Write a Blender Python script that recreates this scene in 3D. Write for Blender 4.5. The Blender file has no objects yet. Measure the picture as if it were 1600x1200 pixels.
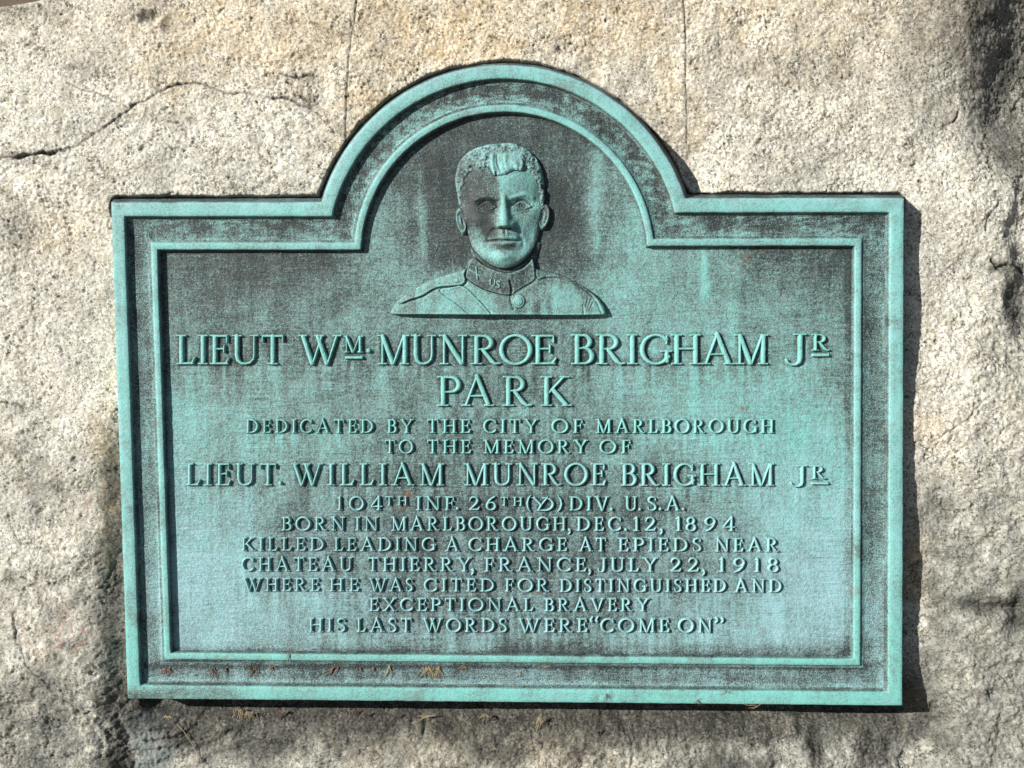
import bpy, math
import numpy as np
from mathutils import Matrix, Vector

# ----------------------------------------------------------------- camera, sky, sun, exposure
S = 0.00075                       # one plan unit of the plaque is 0.75 mm
LEAN = math.radians(25)           # the boulder face leans back
ORG = np.array([0.0, 0.0, 0.62])  # world position of the plaque's lower edge
EX = np.array([1.0, 0, 0])
EY = np.array([0, math.sin(LEAN), math.cos(LEAN)])
EN = np.array([0, -math.cos(LEAN), math.sin(LEAN)])
FOC = 1500.0
CAM = np.array([672.67, 569.72, 1489.3])
RX, RY, RZ = -0.0442, 0.0332, -0.0047
HREF = 27.6                       # height of the rim's face above the rock (plan units)

def rotm(a, b, c):
    Rx = np.array([[1, 0, 0], [0, math.cos(a), -math.sin(a)], [0, math.sin(a), math.cos(a)]])
    Ry = np.array([[math.cos(b), 0, math.sin(b)], [0, 1, 0], [-math.sin(b), 0, math.cos(b)]])
    Rz = np.array([[math.cos(c), -math.sin(c), 0], [math.sin(c), math.cos(c), 0], [0, 0, 1]])
    return Rz @ Ry @ Rx
MR = rotm(RX, RY, RZ)
LOC2W = Matrix(((EX[0], EY[0], EN[0], ORG[0]), (EX[1], EY[1], EN[1], ORG[1]),
                (EX[2], EY[2], EN[2], ORG[2]), (0, 0, 0, 1)))

scene = bpy.context.scene
COL = scene.collection
cam_d = bpy.data.cameras.new('camera')
cam_d.sensor_width = 36.0
cam_d.lens = FOC / 1600 * 36
cam_d.clip_start = 0.02
cam_d.clip_end = 2000
cam = bpy.data.objects.new('camera', cam_d)
COL.objects.link(cam)
mloc = Matrix.Identity(4)
for i in range(3):
    for j in range(3):
        mloc[i][j] = MR[i][j]
mloc[0][3] = (CAM[0] - 612) * S
mloc[1][3] = CAM[1] * S
mloc[2][3] = (CAM[2] + HREF) * S
cam.matrix_world = LOC2W @ mloc
scene.camera = cam

SUN_LOCAL = np.array([-1.22, 0.58, 1.0])
sdir = SUN_LOCAL[0] * EX + SUN_LOCAL[1] * EY + SUN_LOCAL[2] * EN
sdir = sdir / np.linalg.norm(sdir)
world = bpy.data.worlds.new('World')
scene.world = world
world.use_nodes = True
wn = world.node_tree
bg = wn.nodes['Background']
sky = wn.nodes.new('ShaderNodeTexSky')
sky.sky_type = 'NISHITA'
sky.sun_disc = False
sky.sun_elevation = math.asin(sdir[2])
sky.sun_rotation = math.atan2(sdir[0], sdir[1])
wn.links.new(sky.outputs[0], bg.inputs[0])
bg.inputs[1].default_value = 0.05
sun_d = bpy.data.lights.new('sun', 'SUN')
sun_d.energy = 5.0
sun_d.angle = math.radians(0.5)
sun_d.color = (1.0, 0.975, 0.94)
sun = bpy.data.objects.new('sun', sun_d)
COL.objects.link(sun)
sun.rotation_euler = Vector(sdir).to_track_quat('Z', 'Y').to_euler()
sun.location = (-3, -3, 4)
scene.view_settings.view_transform = 'Standard'
scene.view_settings.look = 'None'
scene.view_settings.exposure = 0.82
scene.view_settings.gamma = 1.0
scene.view_settings.use_curve_mapping = False
scene.cycles.max_bounces = 5

# ----------------------------------------------------------------- plan mapping and numeric helpers
def plan(u, v, h=0.0):
    """plan drawing coordinates -> local x, y (units) on the plane at height h above the rock"""
    u = np.asarray(u, float); v = np.asarray(v, float)
    qx = (u - 800) / FOC; qy = -(v - 600) / FOC
    dx = MR[0, 0] * qx + MR[0, 1] * qy - MR[0, 2]
    dy = MR[1, 0] * qx + MR[1, 1] * qy - MR[1, 2]
    dz = MR[2, 0] * qx + MR[2, 1] * qy - MR[2, 2]
    t = ((h - HREF) - CAM[2]) / dz
    return CAM[0] + t * dx - 612, CAM[1] + t * dy

def unplan(x, y, h):
    p = np.stack([np.asarray(x, float) + 612 - CAM[0], np.asarray(y, float) - CAM[1],
                  np.full(np.shape(x), h - HREF - CAM[2])], -1)
    q = p @ MR
    return 800 + FOC * q[..., 0] / -q[..., 2], 600 - FOC * q[..., 1] / -q[..., 2]

def ss(a, b, x):
    t = np.clip((x - a) / (b - a), 0, 1)
    return t * t * (3 - 2 * t)

_lat = {}
def vn(x, y, seed=0):
    """value noise 0..1"""
    if seed not in _lat:
        _lat[seed] = np.random.RandomState(seed).rand(256, 256)
    L = _lat[seed]
    xi = np.floor(x).astype(np.int64); yi = np.floor(y).astype(np.int64)
    fx = x - xi; fy = y - yi
    fx = fx * fx * fx * (fx * (fx * 6 - 15) + 10); fy = fy * fy * fy * (fy * (fy * 6 - 15) + 10)
    a = L[xi & 255, yi & 255]; b = L[(xi + 1) & 255, yi & 255]
    c = L[xi & 255, (yi + 1) & 255]; d = L[(xi + 1) & 255, (yi + 1) & 255]
    return (a + (b - a) * fx) * (1 - fy) + (c + (d - c) * fx) * fy

def fbm(x, y, lam, octv=4, seed=0, gain=0.5):
    """-1..1 fractal noise, longest wave = lam"""
    r = 0; amp = 1; tot = 0
    for k in range(octv):
        f = 2.03 ** k / lam
        ca, sa = math.cos(k * 1.1 + seed), math.sin(k * 1.1 + seed)
        r = r + amp * (vn((x * ca - y * sa) * f + 13.7 * k, (x * sa + y * ca) * f + 7.3 * k, seed * 10 + k) * 2 - 1)
        tot += amp; amp *= gain
    return r / tot

def gs(u, v, cu, cv, su, sv):
    return np.exp(-((u - cu) / su) ** 2 - ((v - cv) / sv) ** 2)

def seg_dist(u, v, ax, ay, bx, by):
    dx, dy = bx - ax, by - ay
    t = np.clip(((u - ax) * dx + (v - ay) * dy) / (dx * dx + dy * dy + 1e-9), 0, 1)
    return np.hypot(u - ax - t * dx, v - ay - t * dy), t

def line_dist(u, v, pts):
    d = np.full(np.shape(u), 1e9)
    for a, b in zip(pts[:-1], pts[1:]):
        d = np.minimum(d, seg_dist(u, v, a[0], a[1], b[0], b[1])[0])
    return d

def sdf_poly(u, v, poly):
    """signed distance, positive inside"""
    d = np.full(np.shape(u), 1e9); ins = np.zeros(np.shape(u), bool)
    n = len(poly)
    for i in range(n):
        ax, ay = poly[i]; bx, by = poly[(i + 1) % n]
        d = np.minimum(d, seg_dist(u, v, ax, ay, bx, by)[0])
        if ay != by:
            c = ((ay > v) != (by > v)) & (u < (bx - ax) * (v - ay) / (by - ay) + ax)
            ins ^= c
    return np.where(ins, d, -d)

def spline(pts, n=6, closed=False):
    p = np.array(pts, float); out = []
    m = len(p); rng = range(m if closed else m - 1)
    for i in rng:
        if closed:
            p0, p1, p2, p3 = p[(i - 1) % m], p[i], p[(i + 1) % m], p[(i + 2) % m]
        else:
            p0, p1, p2, p3 = p[max(i - 1, 0)], p[i], p[i + 1], p[min(i + 2, m - 1)]
        for k in range(n):
            t = k / n
            out.append(0.5 * (2 * p1 + (p2 - p0) * t + (2 * p0 - 5 * p1 + 4 * p2 - p3) * t * t + (3 * p1 - p0 - 3 * p2 + p3) * t ** 3))
    if not closed:
        out.append(p[-1])
    return [tuple(q) for q in out]

def link(name, me, mat, parent=None):
    ob = bpy.data.objects.new(name, me)
    COL.objects.link(ob)
    if mat is not None:
        me.materials.append(mat)
    if parent is not None:
        ob.parent = parent
    return ob

def build(name, V, F, mat, parent=None, attrs=None, smooth=True):
    V = np.asarray(V, np.float32); F = np.asarray(F, np.int32)
    me = bpy.data.meshes.new(name)
    k = F.shape[1]
    me.vertices.add(len(V)); me.vertices.foreach_set('co', V.ravel())
    me.loops.add(F.size); me.loops.foreach_set('vertex_index', F.ravel())
    me.polygons.add(len(F))
    me.polygons.foreach_set('loop_start', np.arange(0, F.size, k, dtype=np.int32))
    me.polygons.foreach_set('loop_total', np.full(len(F), k, np.int32))
    me.polygons.foreach_set('use_smooth', np.full(len(F), smooth, bool))
    if attrs:
        for an, av in attrs.items():
            a = me.attributes.new(an, 'FLOAT', 'POINT')
            a.data.foreach_set('value', np.ascontiguousarray(av, np.float32).ravel())
    me.update(calc_edges=True)
    me.validate()
    return link(name, me, mat, parent)

def grid_mesh(name, X, Y, Z, cell, mat, parent, attrs=None):
    """X,Y,Z on a (rows, cols) grid (rows run down), cell = boolean (rows-1, cols-1)"""
    r, c = X.shape
    i, j = np.nonzero(cell)
    q = np.stack([i * c + j, (i + 1) * c + j, (i + 1) * c + j + 1, i * c + j + 1], 1)
    used, inv = np.unique(q, return_inverse=True)
    V = np.stack([X.ravel()[used], Y.ravel()[used], Z.ravel()[used]], 1) * S
    at = {k: np.asarray(a).ravel()[used] for k, a in (attrs or {}).items()}
    return build(name, V, inv.reshape(-1, 4), mat, parent, at)

# ----------------------------------------------------------------- materials
def newmat(name):
    m = bpy.data.materials.new(name); m.use_nodes = True
    nt = m.node_tree; b = nt.nodes['Principled BSDF']
    return m, nt, b

class NT:
    def __init__(s, nt): s.nt = nt
    def n(s, t, **kw):
        o = s.nt.nodes.new(t)
        for k, v in kw.items(): setattr(o, k, v)
        return o
    def put(s, sock, v):
        if isinstance(v, bpy.types.NodeSocket): s.nt.links.new(v, sock)
        else: sock.default_value = v
    def m(s, op, a, b=0.5, c=0.5, clamp=False):
        o = s.n('ShaderNodeMath', operation=op, use_clamp=clamp)
        s.put(o.inputs[0], a); s.put(o.inputs[1], b); s.put(o.inputs[2], c)
        return o.outputs[0]
    def attr(s, name):
        return s.n('ShaderNodeAttribute', attribute_name=name).outputs['Fac']
    def noise(s, vec, scale, det=2.0, rough=0.5, dist=0.0):
        o = s.n('ShaderNodeTexNoise')
        s.nt.links.new(vec, o.inputs['Vector'])
        o.inputs['Scale'].default_value = scale; o.inputs['Detail'].default_value = det
        o.inputs['Roughness'].default_value = rough; o.inputs['Distortion'].default_value = dist
        return o.outputs['Fac']
    def voro(s, vec, scale, out='Color', feature='F1'):
        o = s.n('ShaderNodeTexVoronoi', feature=feature)
        s.nt.links.new(vec, o.inputs['Vector']); o.inputs['Scale'].default_value = scale
        return o.outputs[out]
    def mapv(s, vec, scale):
        o = s.n('ShaderNodeMapping'); s.nt.links.new(vec, o.inputs[0]); o.inputs['Scale'].default_value = scale
        return o.outputs[0]
    def ramp(s, f, stops, interp='LINEAR'):
        o = s.n('ShaderNodeValToRGB'); cr = o.color_ramp; cr.interpolation = interp
        while len(cr.elements) < len(stops): cr.elements.new(0.5)
        for e, (p, c) in zip(cr.elements, stops):
            e.position = p; e.color = (*c, 1) if len(c) == 3 else c
        s.put(o.inputs[0], f)
        return o.outputs[0]
    def mix(s, f, a, b):
        o = s.n('ShaderNodeMix', data_type='RGBA')
        s.put(o.inputs[0], f)
        s.put(o.inputs[6], (*a, 1) if isinstance(a, tuple) else a)
        s.put(o.inputs[7], (*b, 1) if isinstance(b, tuple) else b)
        return o.outputs[2]
    def rng(s, v, a, b, c=0.0, d=1.0):
        o = s.n('ShaderNodeMapRange'); o.clamp = True
        s.put(o.inputs[0], v)
        for i, q in enumerate((a, b, c, d)): o.inputs[1 + i].default_value = q
        return o.outputs[0]
    def bump(s, h, strength, dist, normal=None):
        o = s.n('ShaderNodeBump'); s.put(o.inputs['Height'], h)
        o.inputs['Strength'].default_value = strength; o.inputs['Distance'].default_value = dist
        if normal is not None: s.nt.links.new(normal, o.inputs['Normal'])
        return o.outputs[0]

def patina_material(name, speck=0.55, brush=0.35, vert=0.2, bumpk=0.35):
    m, nt, b = newmat(name); N = NT(nt)
    co = N.n('ShaderNodeTexCoord').outputs['Object']
    pat_shade = N.attr('pat_shade'); blue = N.attr('blue'); rust = N.attr('rust')
    fine = N.rng(N.noise(co, 620, 3, 0.65), 0.32, 0.68, -1, 1)
    fine2 = N.rng(N.noise(co, 260, 2, 0.6), 0.3, 0.7, -1, 1)
    br = N.rng(N.noise(N.mapv(co, (0.07, 1, 1)), 480, 2, 0.6, 0.9), 0.32, 0.68, -1, 1)
    ve = N.rng(N.noise(N.mapv(co, (1, 0.09, 1)), 110, 3, 0.6, 0.4), 0.32, 0.68, -1, 1)
    br = N.m('MULTIPLY', br, N.rng(N.noise(co, 22, 3), 0.4, 0.62, 0.15, 1.25))
    dots = N.rng(N.noise(co, 760, 1, 0.5), 0.60, 0.70)
    patch = N.rng(N.noise(co, 38, 4, 0.6), 0.3, 0.7, -1, 1)
    lv = N.m('ADD', pat_shade, N.m('MULTIPLY', fine, speck * 0.42))
    lv = N.m('ADD', lv, N.m('MULTIPLY', fine2, speck * 0.2))
    lv = N.m('ADD', lv, N.m('MULTIPLY', br, brush * 0.4))
    lv = N.m('ADD', lv, N.m('MULTIPLY', ve, vert * 0.5))
    lv = N.m('ADD', lv, N.m('MULTIPLY', patch, 0.10))
    lv = N.m('ADD', lv, N.m('MULTIPLY', dots, speck * 0.7))
    green = N.ramp(lv, [(0.0, (0.016, 0.023, 0.022)), (0.22, (0.038, 0.055, 0.051)), (0.42, (0.080, 0.132, 0.120)),
                        (0.62, (0.122, 0.220, 0.198)), (0.85, (0.128, 0.340, 0.302)), (1.0, (0.140, 0.400, 0.352))])
    teal = N.ramp(lv, [(0.0, (0.020, 0.028, 0.029)), (0.22, (0.048, 0.065, 0.064)), (0.42, (0.108, 0.160, 0.158)),
                       (0.62, (0.150, 0.240, 0.242)), (0.85, (0.198, 0.338, 0.352)), (1.0, (0.225, 0.39, 0.41))])
    col = N.mix(N.m('ADD', blue, N.m('MULTIPLY', patch, 0.25), clamp=True), green, teal)
    col = N.mix(N.m('MULTIPLY', N.rng(N.noise(co, 75, 3), 0.5, 0.75), 0.22), col, (0.12, 0.115, 0.085))
    col = N.mix(N.m('MULTIPLY', rust, N.rng(fine, -1, 0.6, 0.6, 1)), col, (0.15, 0.058, 0.026))
    nt.links.new(col, b.inputs['Base Color'])
    b.inputs['Roughness'].default_value = 0.62
    b.inputs['Specular IOR Level'].default_value = 0.3
    n1 = N.bump(N.m('ADD', fine, fine2), bumpk, 0.0005)
    n2 = N.bump(N.m('ADD', br, N.m('MULTIPLY', ve, 0.25)), bumpk * (0.9 if brush > 0.2 else 0.3), 0.0005, n1)
    nt.links.new(n2, b.inputs['Normal'])
    return m

MAT_RIM = patina_material('patina_rim', speck=0.55, brush=0.10, vert=0.10, bumpk=0.25)
MAT_COVE = patina_material('patina_cove', speck=0.68, brush=0.25, vert=0.25, bumpk=0.6)
MAT_FIELD = patina_material('patina_field', speck=0.58, brush=0.24, vert=0.16, bumpk=0.4)
MAT_BUST = patina_material('patina_bust', speck=0.58, brush=0.05, vert=0.15, bumpk=0.35)
MAT_LETTER = patina_material('patina_letter', speck=0.35, brush=0.05, vert=0.1, bumpk=0.3)

def granite_material():
    m, nt, b = newmat('granite'); N = NT(nt)
    co = N.n('ShaderNodeTexCoord').outputs['Object']
    warp = N.n('ShaderNodeTexNoise'); nt.links.new(co, warp.inputs[0]); warp.inputs['Scale'].default_value = 420; warp.inputs['Detail'].default_value = 3
    wv = N.n('ShaderNodeVectorMath', operation='SCALE'); nt.links.new(warp.outputs['Color'], wv.inputs[0]); wv.inputs['Scale'].default_value = 0.007
    add = N.n('ShaderNodeVectorMath', operation='ADD'); nt.links.new(co, add.inputs[0]); nt.links.new(wv.outputs[0], add.inputs[1])
    p = add.outputs[0]
    sep = N.n('ShaderNodeSeparateColor'); nt.links.new(N.voro(p, 420), sep.inputs[0])
    tone = N.m('ADD', N.m('MULTIPLY', sep.outputs[0], 0.45), N.m('MULTIPLY', N.noise(co, 600, 4, 0.7), 0.75))
    grain = N.ramp(tone, [(0.24, (0.17, 0.168, 0.142)), (0.38, (0.315, 0.31, 0.262)), (0.52, (0.41, 0.402, 0.340)),
                          (0.68, (0.50, 0.495, 0.435)), (0.86, (0.66, 0.66, 0.62))])
    sep2 = N.n('ShaderNodeSeparateColor'); nt.links.new(N.voro(p, 600), sep2.inputs[0])
    spk = N.rng(N.m('ADD', sep2.outputs[1], N.m('MULTIPLY', N.noise(co, 55, 3), 0.6)), 0.41, 0.46, 1, 0)
    col = N.mix(N.m('MULTIPLY', spk, 0.78), grain, (0.06, 0.055, 0.048))
    big = N.noise(co, 9, 5, 0.6)
    mid = N.noise(co, 45, 4, 0.6)
    tint = N.ramp(big, [(0.32, (0.78, 0.77, 0.74)), (0.5, (0.98, 0.965, 0.94)), (0.66, (1.16, 1.15, 1.12))])
    mm = N.n('ShaderNodeMix', data_type='RGBA', blend_type='MULTIPLY'); mm.inputs[0].default_value = 1
    nt.links.new(col, mm.inputs[6]); nt.links.new(tint, mm.inputs[7]); col = mm.outputs[2]
    def mult(f, c):
        nonlocal col
        o = N.n('ShaderNodeMix', data_type='RGBA', blend_type='MULTIPLY'); o.clamp_factor = True
        N.put(o.inputs[0], f); nt.links.new(col, o.inputs[6]); o.inputs[7].default_value = (*c, 1)
        col = o.outputs[2]
    mult(N.m('MULTIPLY', N.rng(mid, 0.5, 0.70), 0.5), (0.60, 0.56, 0.47))
    mult(N.attr('pit'), (0.16, 0.15, 0.13))
    warm = N.m('MULTIPLY', N.attr('warm'), N.rng(mid, 0.3, 0.65, 0.5, 1.1))
    mult(warm, (1.02, 0.76, 0.46))
    mult(N.attr('grey'), (0.47, 0.485, 0.49))
    rsp = N.m('MULTIPLY', N.attr('rust'), N.rng(N.noise(co, 120, 3, 0.6), 0.52, 0.66))
    col = N.mix(N.m('MULTIPLY', rsp, 0.5), col, (0.42, 0.20, 0.105))
    verd = N.m('MULTIPLY', N.attr('verd'), N.rng(mid, 0.35, 0.6, 0.35, 0.9))
    col = N.mix(verd, col, (0.21, 0.27, 0.265))
    stain_shade = N.m('MULTIPLY', N.attr('stain_shade'), N.rng(N.m('ADD', N.m('MULTIPLY', N.noise(co, 300, 3, 0.65), 0.6), N.m('MULTIPLY', mid, 0.4)), 0.4, 0.66, 1.05, 0.62), clamp=True)
    mult(stain_shade, (0.088, 0.086, 0.077))
    nt.links.new(col, b.inputs['Base Color'])
    b.inputs['Roughness'].default_value = 0.8
    b.inputs['Specular IOR Level'].default_value = 0.35
    h = N.m('ADD', N.noise(co, 330, 4, 0.65), N.m('MULTIPLY', sep.outputs[1], 0.28))
    n1 = N.bump(h, 0.5, 0.0016)
    nt.links.new(n1, b.inputs['Normal'])
    return m
MAT_ROCK = granite_material()

def ground_material():
    m, nt, b = newmat('leaf_litter'); N = NT(nt)
    co = N.n('ShaderNodeTexCoord').outputs['Object']
    c = N.ramp(N.noise(co, 14, 6, 0.7), [(0.3, (0.035, 0.022, 0.012)), (0.5, (0.11, 0.07, 0.035)), (0.7, (0.20, 0.135, 0.065))])
    nt.links.new(c, b.inputs['Base Color']); b.inputs['Roughness'].default_value = 0.95
    nt.links.new(N.bump(N.noise(co, 30, 5, 0.7), 0.8, 0.03), b.inputs['Normal'])
    return m
MAT_GROUND = ground_material()

def plain_mat(name, c, c2, rough=0.8):
    m, nt, b = newmat(name); N = NT(nt)
    co = N.n('ShaderNodeTexCoord').outputs['Object']
    nt.links.new(N.mix(N.noise(co, 160, 3), c, c2), b.inputs['Base Color'])
    b.inputs['Roughness'].default_value = rough
    return m
MAT_STRAW = plain_mat('dry_straw', (0.13, 0.095, 0.045), (0.33, 0.27, 0.15))
MAT_RUSTY = plain_mat('rusty_needles', (0.08, 0.045, 0.028), (0.25, 0.15, 0.085))
MAT_BROWN = plain_mat('brown_needles', (0.055, 0.03, 0.02), (0.16, 0.095, 0.06))

# ----------------------------------------------------------------- plaque outline
C_TL, C_TR, C_BR, C_BL = (173, 316), (1413, 309.5), (1410.5, 1103), (199, 1092)
ARC_C, ARC_R = (787.5, 398.0), 296.9
SIDE_K = dict(l=0.95, t=1.02, r=1.05, b=0.985, a=1.0)

def outline(t, nb=150, nr=100, nt_=44, na=150, nl=100):
    """closed loop (plan coordinates) of the plaque outline moved inwards by t, same vertex count for every t"""
    def ln(p, q, k):
        p = np.array(p, float); q = np.array(q, float); d = (q - p) / np.linalg.norm(q - p)
        n = np.array([-d[1], d[0]])          # inward for clockwise order on screen (v down)
        return p + n * t * k, d
    top = ln(C_TL, (C_TR[0], C_TR[1] * 0.5 + C_TL[1] * 0.5 - 3.2), SIDE_K['t'])
    topl = ln(C_TL, (503, 316), SIDE_K['t']); topr = ln((1072, 310), C_TR, SIDE_K['t'])
    right = ln(C_TR, C_BR, SIDE_K['r']); bot = ln(C_BR, C_BL, SIDE_K['b']); left = ln(C_BL, C_TL, SIDE_K['l'])
    def isect(a, b):
        A = np.array([a[1], -b[1]]).T
        s = np.linalg.solve(A, b[0] - a[0]); return a[0] + a[1] * s[0]
    R = ARC_R - t * SIDE_K['a']; c = np.array(ARC_C)
    def circ(l, sgn):
        p, d = l; w = p - c; bq = w @ d; disc = bq * bq - (w @ w - R * R)
        return p + d * (-bq + sgn * math.sqrt(disc))
    jl = circ(topl, -1); jr = circ(topr, 1)
    tl = isect(left, topl); tr = isect(topr, right); br = isect(right, bot); bl = isect(bot, left)
    a0 = math.atan2(jl[1] - c[1], jl[0] - c[0]); a1 = math.atan2(jr[1] - c[1], jr[0] - c[0])
    if a0 > 0: a0 -= 2 * math.pi
    pts = []
    def seg(p, q, n):
        for k in range(n): pts.append(p + (q - p) * k / n)
    seg(tl, jl, nt_)
    for k in range(na):
        a = a0 + (a1 - a0) * k / na
        pts.append(c + R * np.array([math.cos(a), math.sin(a)]))
    seg(jr, tr, nt_); seg(tr, br, nr); seg(br, bl, nb); seg(bl, tl, nl)
    return np.array(pts)

# ----------------------------------------------------------------- patina distribution on the plaque (weathering marks)
PU = [260, 370, 480, 590, 700, 790, 880, 990, 1100, 1210, 1330]
PV = [180, 260, 340, 400, 460, 520, 570, 610, 650, 700, 760, 820, 880, 940, 990, 1025]
PG = np.array([
 [.2, .2, .2, .2, .15, .2, .2, .25, .2, .2, .2],
 [.2, .2, .2, .35, .12, .15, .28, .40, .2, .2, .2],
 [.2, .2, .25, .45, .15, .2, .15, .62, .4, .2, .2],
 [.18, .20, .22, .50, .2, .2, .2, .66, .56, .22, .18],
 [.28, .30, .36, .55, .55, .3, .5, .66, .60, .42, .28],
 [.38, .36, .42, .44, .40, .35, .45, .60, .65, .50, .38],
 [.40, .38, .42, .40, .35, .38, .40, .48, .58, .56, .40],
 [.55, .50, .55, .40, .46, .36, .40, .66, .72, .70, .55],
 [.74, .64, .50, .50, .45, .42, .45, .55, .72, .80, .66],
 [.70, .60, .60, .50, .42, .40, .40, .55, .66, .80, .70],
 [.70, .55, .50, .40, .38, .36, .40, .48, .55, .75, .80],
 [.80, .70, .45, .40, .38, .36, .37, .40, .50, .80, .85],
 [.86, .76, .45, .40, .37, .35, .35, .38, .45, .70, .86],
 [.86, .72, .60, .45, .40, .38, .38, .45, .55, .76, .86],
 [.80, .70, .60, .50, .45, .45, .45, .50, .60, .75, .76],
 [.62, .52, .48, .44, .40, .42, .50, .52, .46, .50, .52]])

def bil(u, v):
    iu = np.clip(np.interp(u, PU, np.arange(len(PU))), 0, len(PU) - 1.001)
    iv = np.clip(np.interp(v, PV, np.arange(len(PV))), 0, len(PV) - 1.001)
    a = iu.astype(int); b = iv.astype(int); fu = iu - a; fv = iv - b
    fu = fu * fu * (3 - 2 * fu); fv = fv * fv * (3 - 2 * fv)
    return (PG[b, a] * (1 - fu) + PG[b, a + 1] * fu) * (1 - fv) + (PG[b + 1, a] * (1 - fu) + PG[b + 1, a + 1] * fu) * fv

def pat_field(u, v):
    wu = u + 18 * fbm(u, v, 60, 3, 5); wv = v + 22 * fbm(u, v, 70, 3, 6)
    p = bil(wu, wv)
    # vertical runs
    run = fbm(u + 6 * fbm(u, v, 80, 2, 11), v * 0.14, 42, 3, 7)
    p = p + 0.11 * run * ss(380, 460, v)
    p = p + 0.10 * fbm(u, v, 45, 4, 8)
    # pale vertical streaks
    for cu, v0, v1, w, k in ((930, 235, 400, 9, .35), (662, 330, 400, 9, .35), (655, 260, 330, 6, .25), (1100, 388, 470, 7, .35), (1215, 940, 1022, 6, .25),
                             (1145, 470, 560, 10, .18), (600, 575, 640, 9, .2), (1385, 880, 1020, 8, .2), (1000, 290, 390, 14, .15)):
        p = p + k * np.exp(-((u + 4 * fbm(u, v, 40, 2, 9) - cu) / w) ** 2) * ss(v0 - 25, v0 + 15, v) * (1 - ss(v1 - 20, v1 + 20, v))
    p = p - 0.16 * gs(u, v, 790, 300, 150, 130) - 0.10 * gs(u, v, 400, 420, 200, 50) - 0.08 * gs(u, v, 790, 800, 330, 110)
    return p

def blue_field(u, v):
    return np.clip(0.22 + 0.75 * ss(640, 930, v) * (0.65 + 0.35 * ss(560, 240, u) + 0.35 * ss(1050, 1300, u)), 0, 1)

def rust_field(u, v):
    r = gs(u, v, 638, 773, 4.2, 4.2) * 1.5 + gs(u, v, 1160, 638, 2.4, 2.4) * 1.4 + gs(u, v, 1168, 402, 2.2, 8) * 1.0
    r += gs(u, v, 620, 795, 14, 4) * 0.25 + gs(u, v, 632, 790, 2, 8) * .5 + gs(u, v, 1015, 757, 2, 7) * .5 + gs(u, v, 1004, 882, 5, 4) * .5 + gs(u, v, 841, 927, 6, 3) * .6
    r += gs(u, v, 1190, 986, 4, 6) * .35 + gs(u, v, 752, 988, 3, 7) * .3 + gs(u, v, 1132, 828, 6, 2) * .5
    return np.clip(r, 0, 1)

# ----------------------------------------------------------------- the plaque
plaque = bpy.data.objects.new('memorial_plaque', None)
COL.objects.link(plaque)
plaque.matrix_world = LOC2W
plaque.empty_display_size = 0.1
plaque['label'] = 'green weathered bronze memorial plaque with arched top and soldier portrait, fixed to granite boulder'
plaque['category'] = 'plaque'

def sweep(name, prof, mat, pat_fn, noise_h=0.25, noise_t=0.3, seed=1):
    loops = [outline(t) for t, h in prof]
    n = len(loops[0]); V = []; UV = []; TT = []
    for k, ((t, h), lp) in enumerate(zip(prof, loops)):
        lp = lp.copy()
        if t < 0:      # casting draft of the outer wall, strongest on upward sides
            base = outline(0.0); d = lp - base
            L = np.linalg.norm(d, axis=1, keepdims=True) + 1e-9
            up = np.clip(-d[:, 1:2] / L, 0, 1); lp = base + d * (0.3 + 0.7 * up)
        u, v = lp[:, 0], lp[:, 1]
        UV.append(lp); TT.append(np.full(n, t))
        hh = h + noise_h * fbm(u + 50 * seed, v, 26, 3, seed)
        x, y = plan(u + noise_t * fbm(u, v, 16, 3, seed + 1), v + noise_t * fbm(u, v, 16, 3, seed + 2), HREF)
        V.append(np.stack([x, y, hh], 1))
    V = np.concatenate(V) * S; UV = np.concatenate(UV); TT = np.concatenate(TT)
    F = []
    a = np.arange(n); b = (a + 1) % n
    for k in range(len(prof) - 1):
        F.append(np.stack([k * n + a, k * n + b, (k + 1) * n + b, (k + 1) * n + a], 1))
    F = np.concatenate(F)[:, ::-1]
    u, v = UV[:, 0], UV[:, 1]
    p, bl, ru = pat_fn(u, v, TT)
    return build(name, V, F, mat, plaque, {'pat_shade': p, 'blue': bl, 'rust': ru})

def rim_pat_shade(u, v, t):
    p = 0.84 + 0.18 * fbm(u, v, 50, 4, 21) + 0.12 * fbm(u, v, 9, 3, 23) - 0.22 * ss(0.15, 0.5, fbm(u, v, 70, 4, 24)) * ss(0, .3, fbm(u, v, 14, 3, 26)) - 0.35 * gs(t, 0, 0.3, 0, 0.5, 1) * ss(-.1, .3, fbm(u, v, 30, 2, 27))
    p = p - 0.45 * gs(u, v, 215, 1088, 60, 10) - 0.25 * gs(u, v, 300, 1080, 60, 9) - 0.30 * gs(u, v, 300, 1036, 90, 8)
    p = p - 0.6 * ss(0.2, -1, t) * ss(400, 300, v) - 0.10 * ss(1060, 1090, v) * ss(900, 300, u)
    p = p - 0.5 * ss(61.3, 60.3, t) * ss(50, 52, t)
    p = p - 0.55 * ss(21.2, 22.2, t) * ss(30, 24, t) - 0.5 * ss(71.9, 73, t)  # inner step walls darkened: their shade is painted into the patina tone
    b = 0.30 - 0.28 * ss(850, 1050, v) + 0.30 * ss(16, 0, t) * (1 - ss(300, 340, v)) + 0.25 * ss(0.5, -1, t) * ss(330, 200, v)
    r = gs(u, v, 1339, 925, 7, 5) * 0.7
    return p, np.clip(b, 0, 1), r

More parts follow.
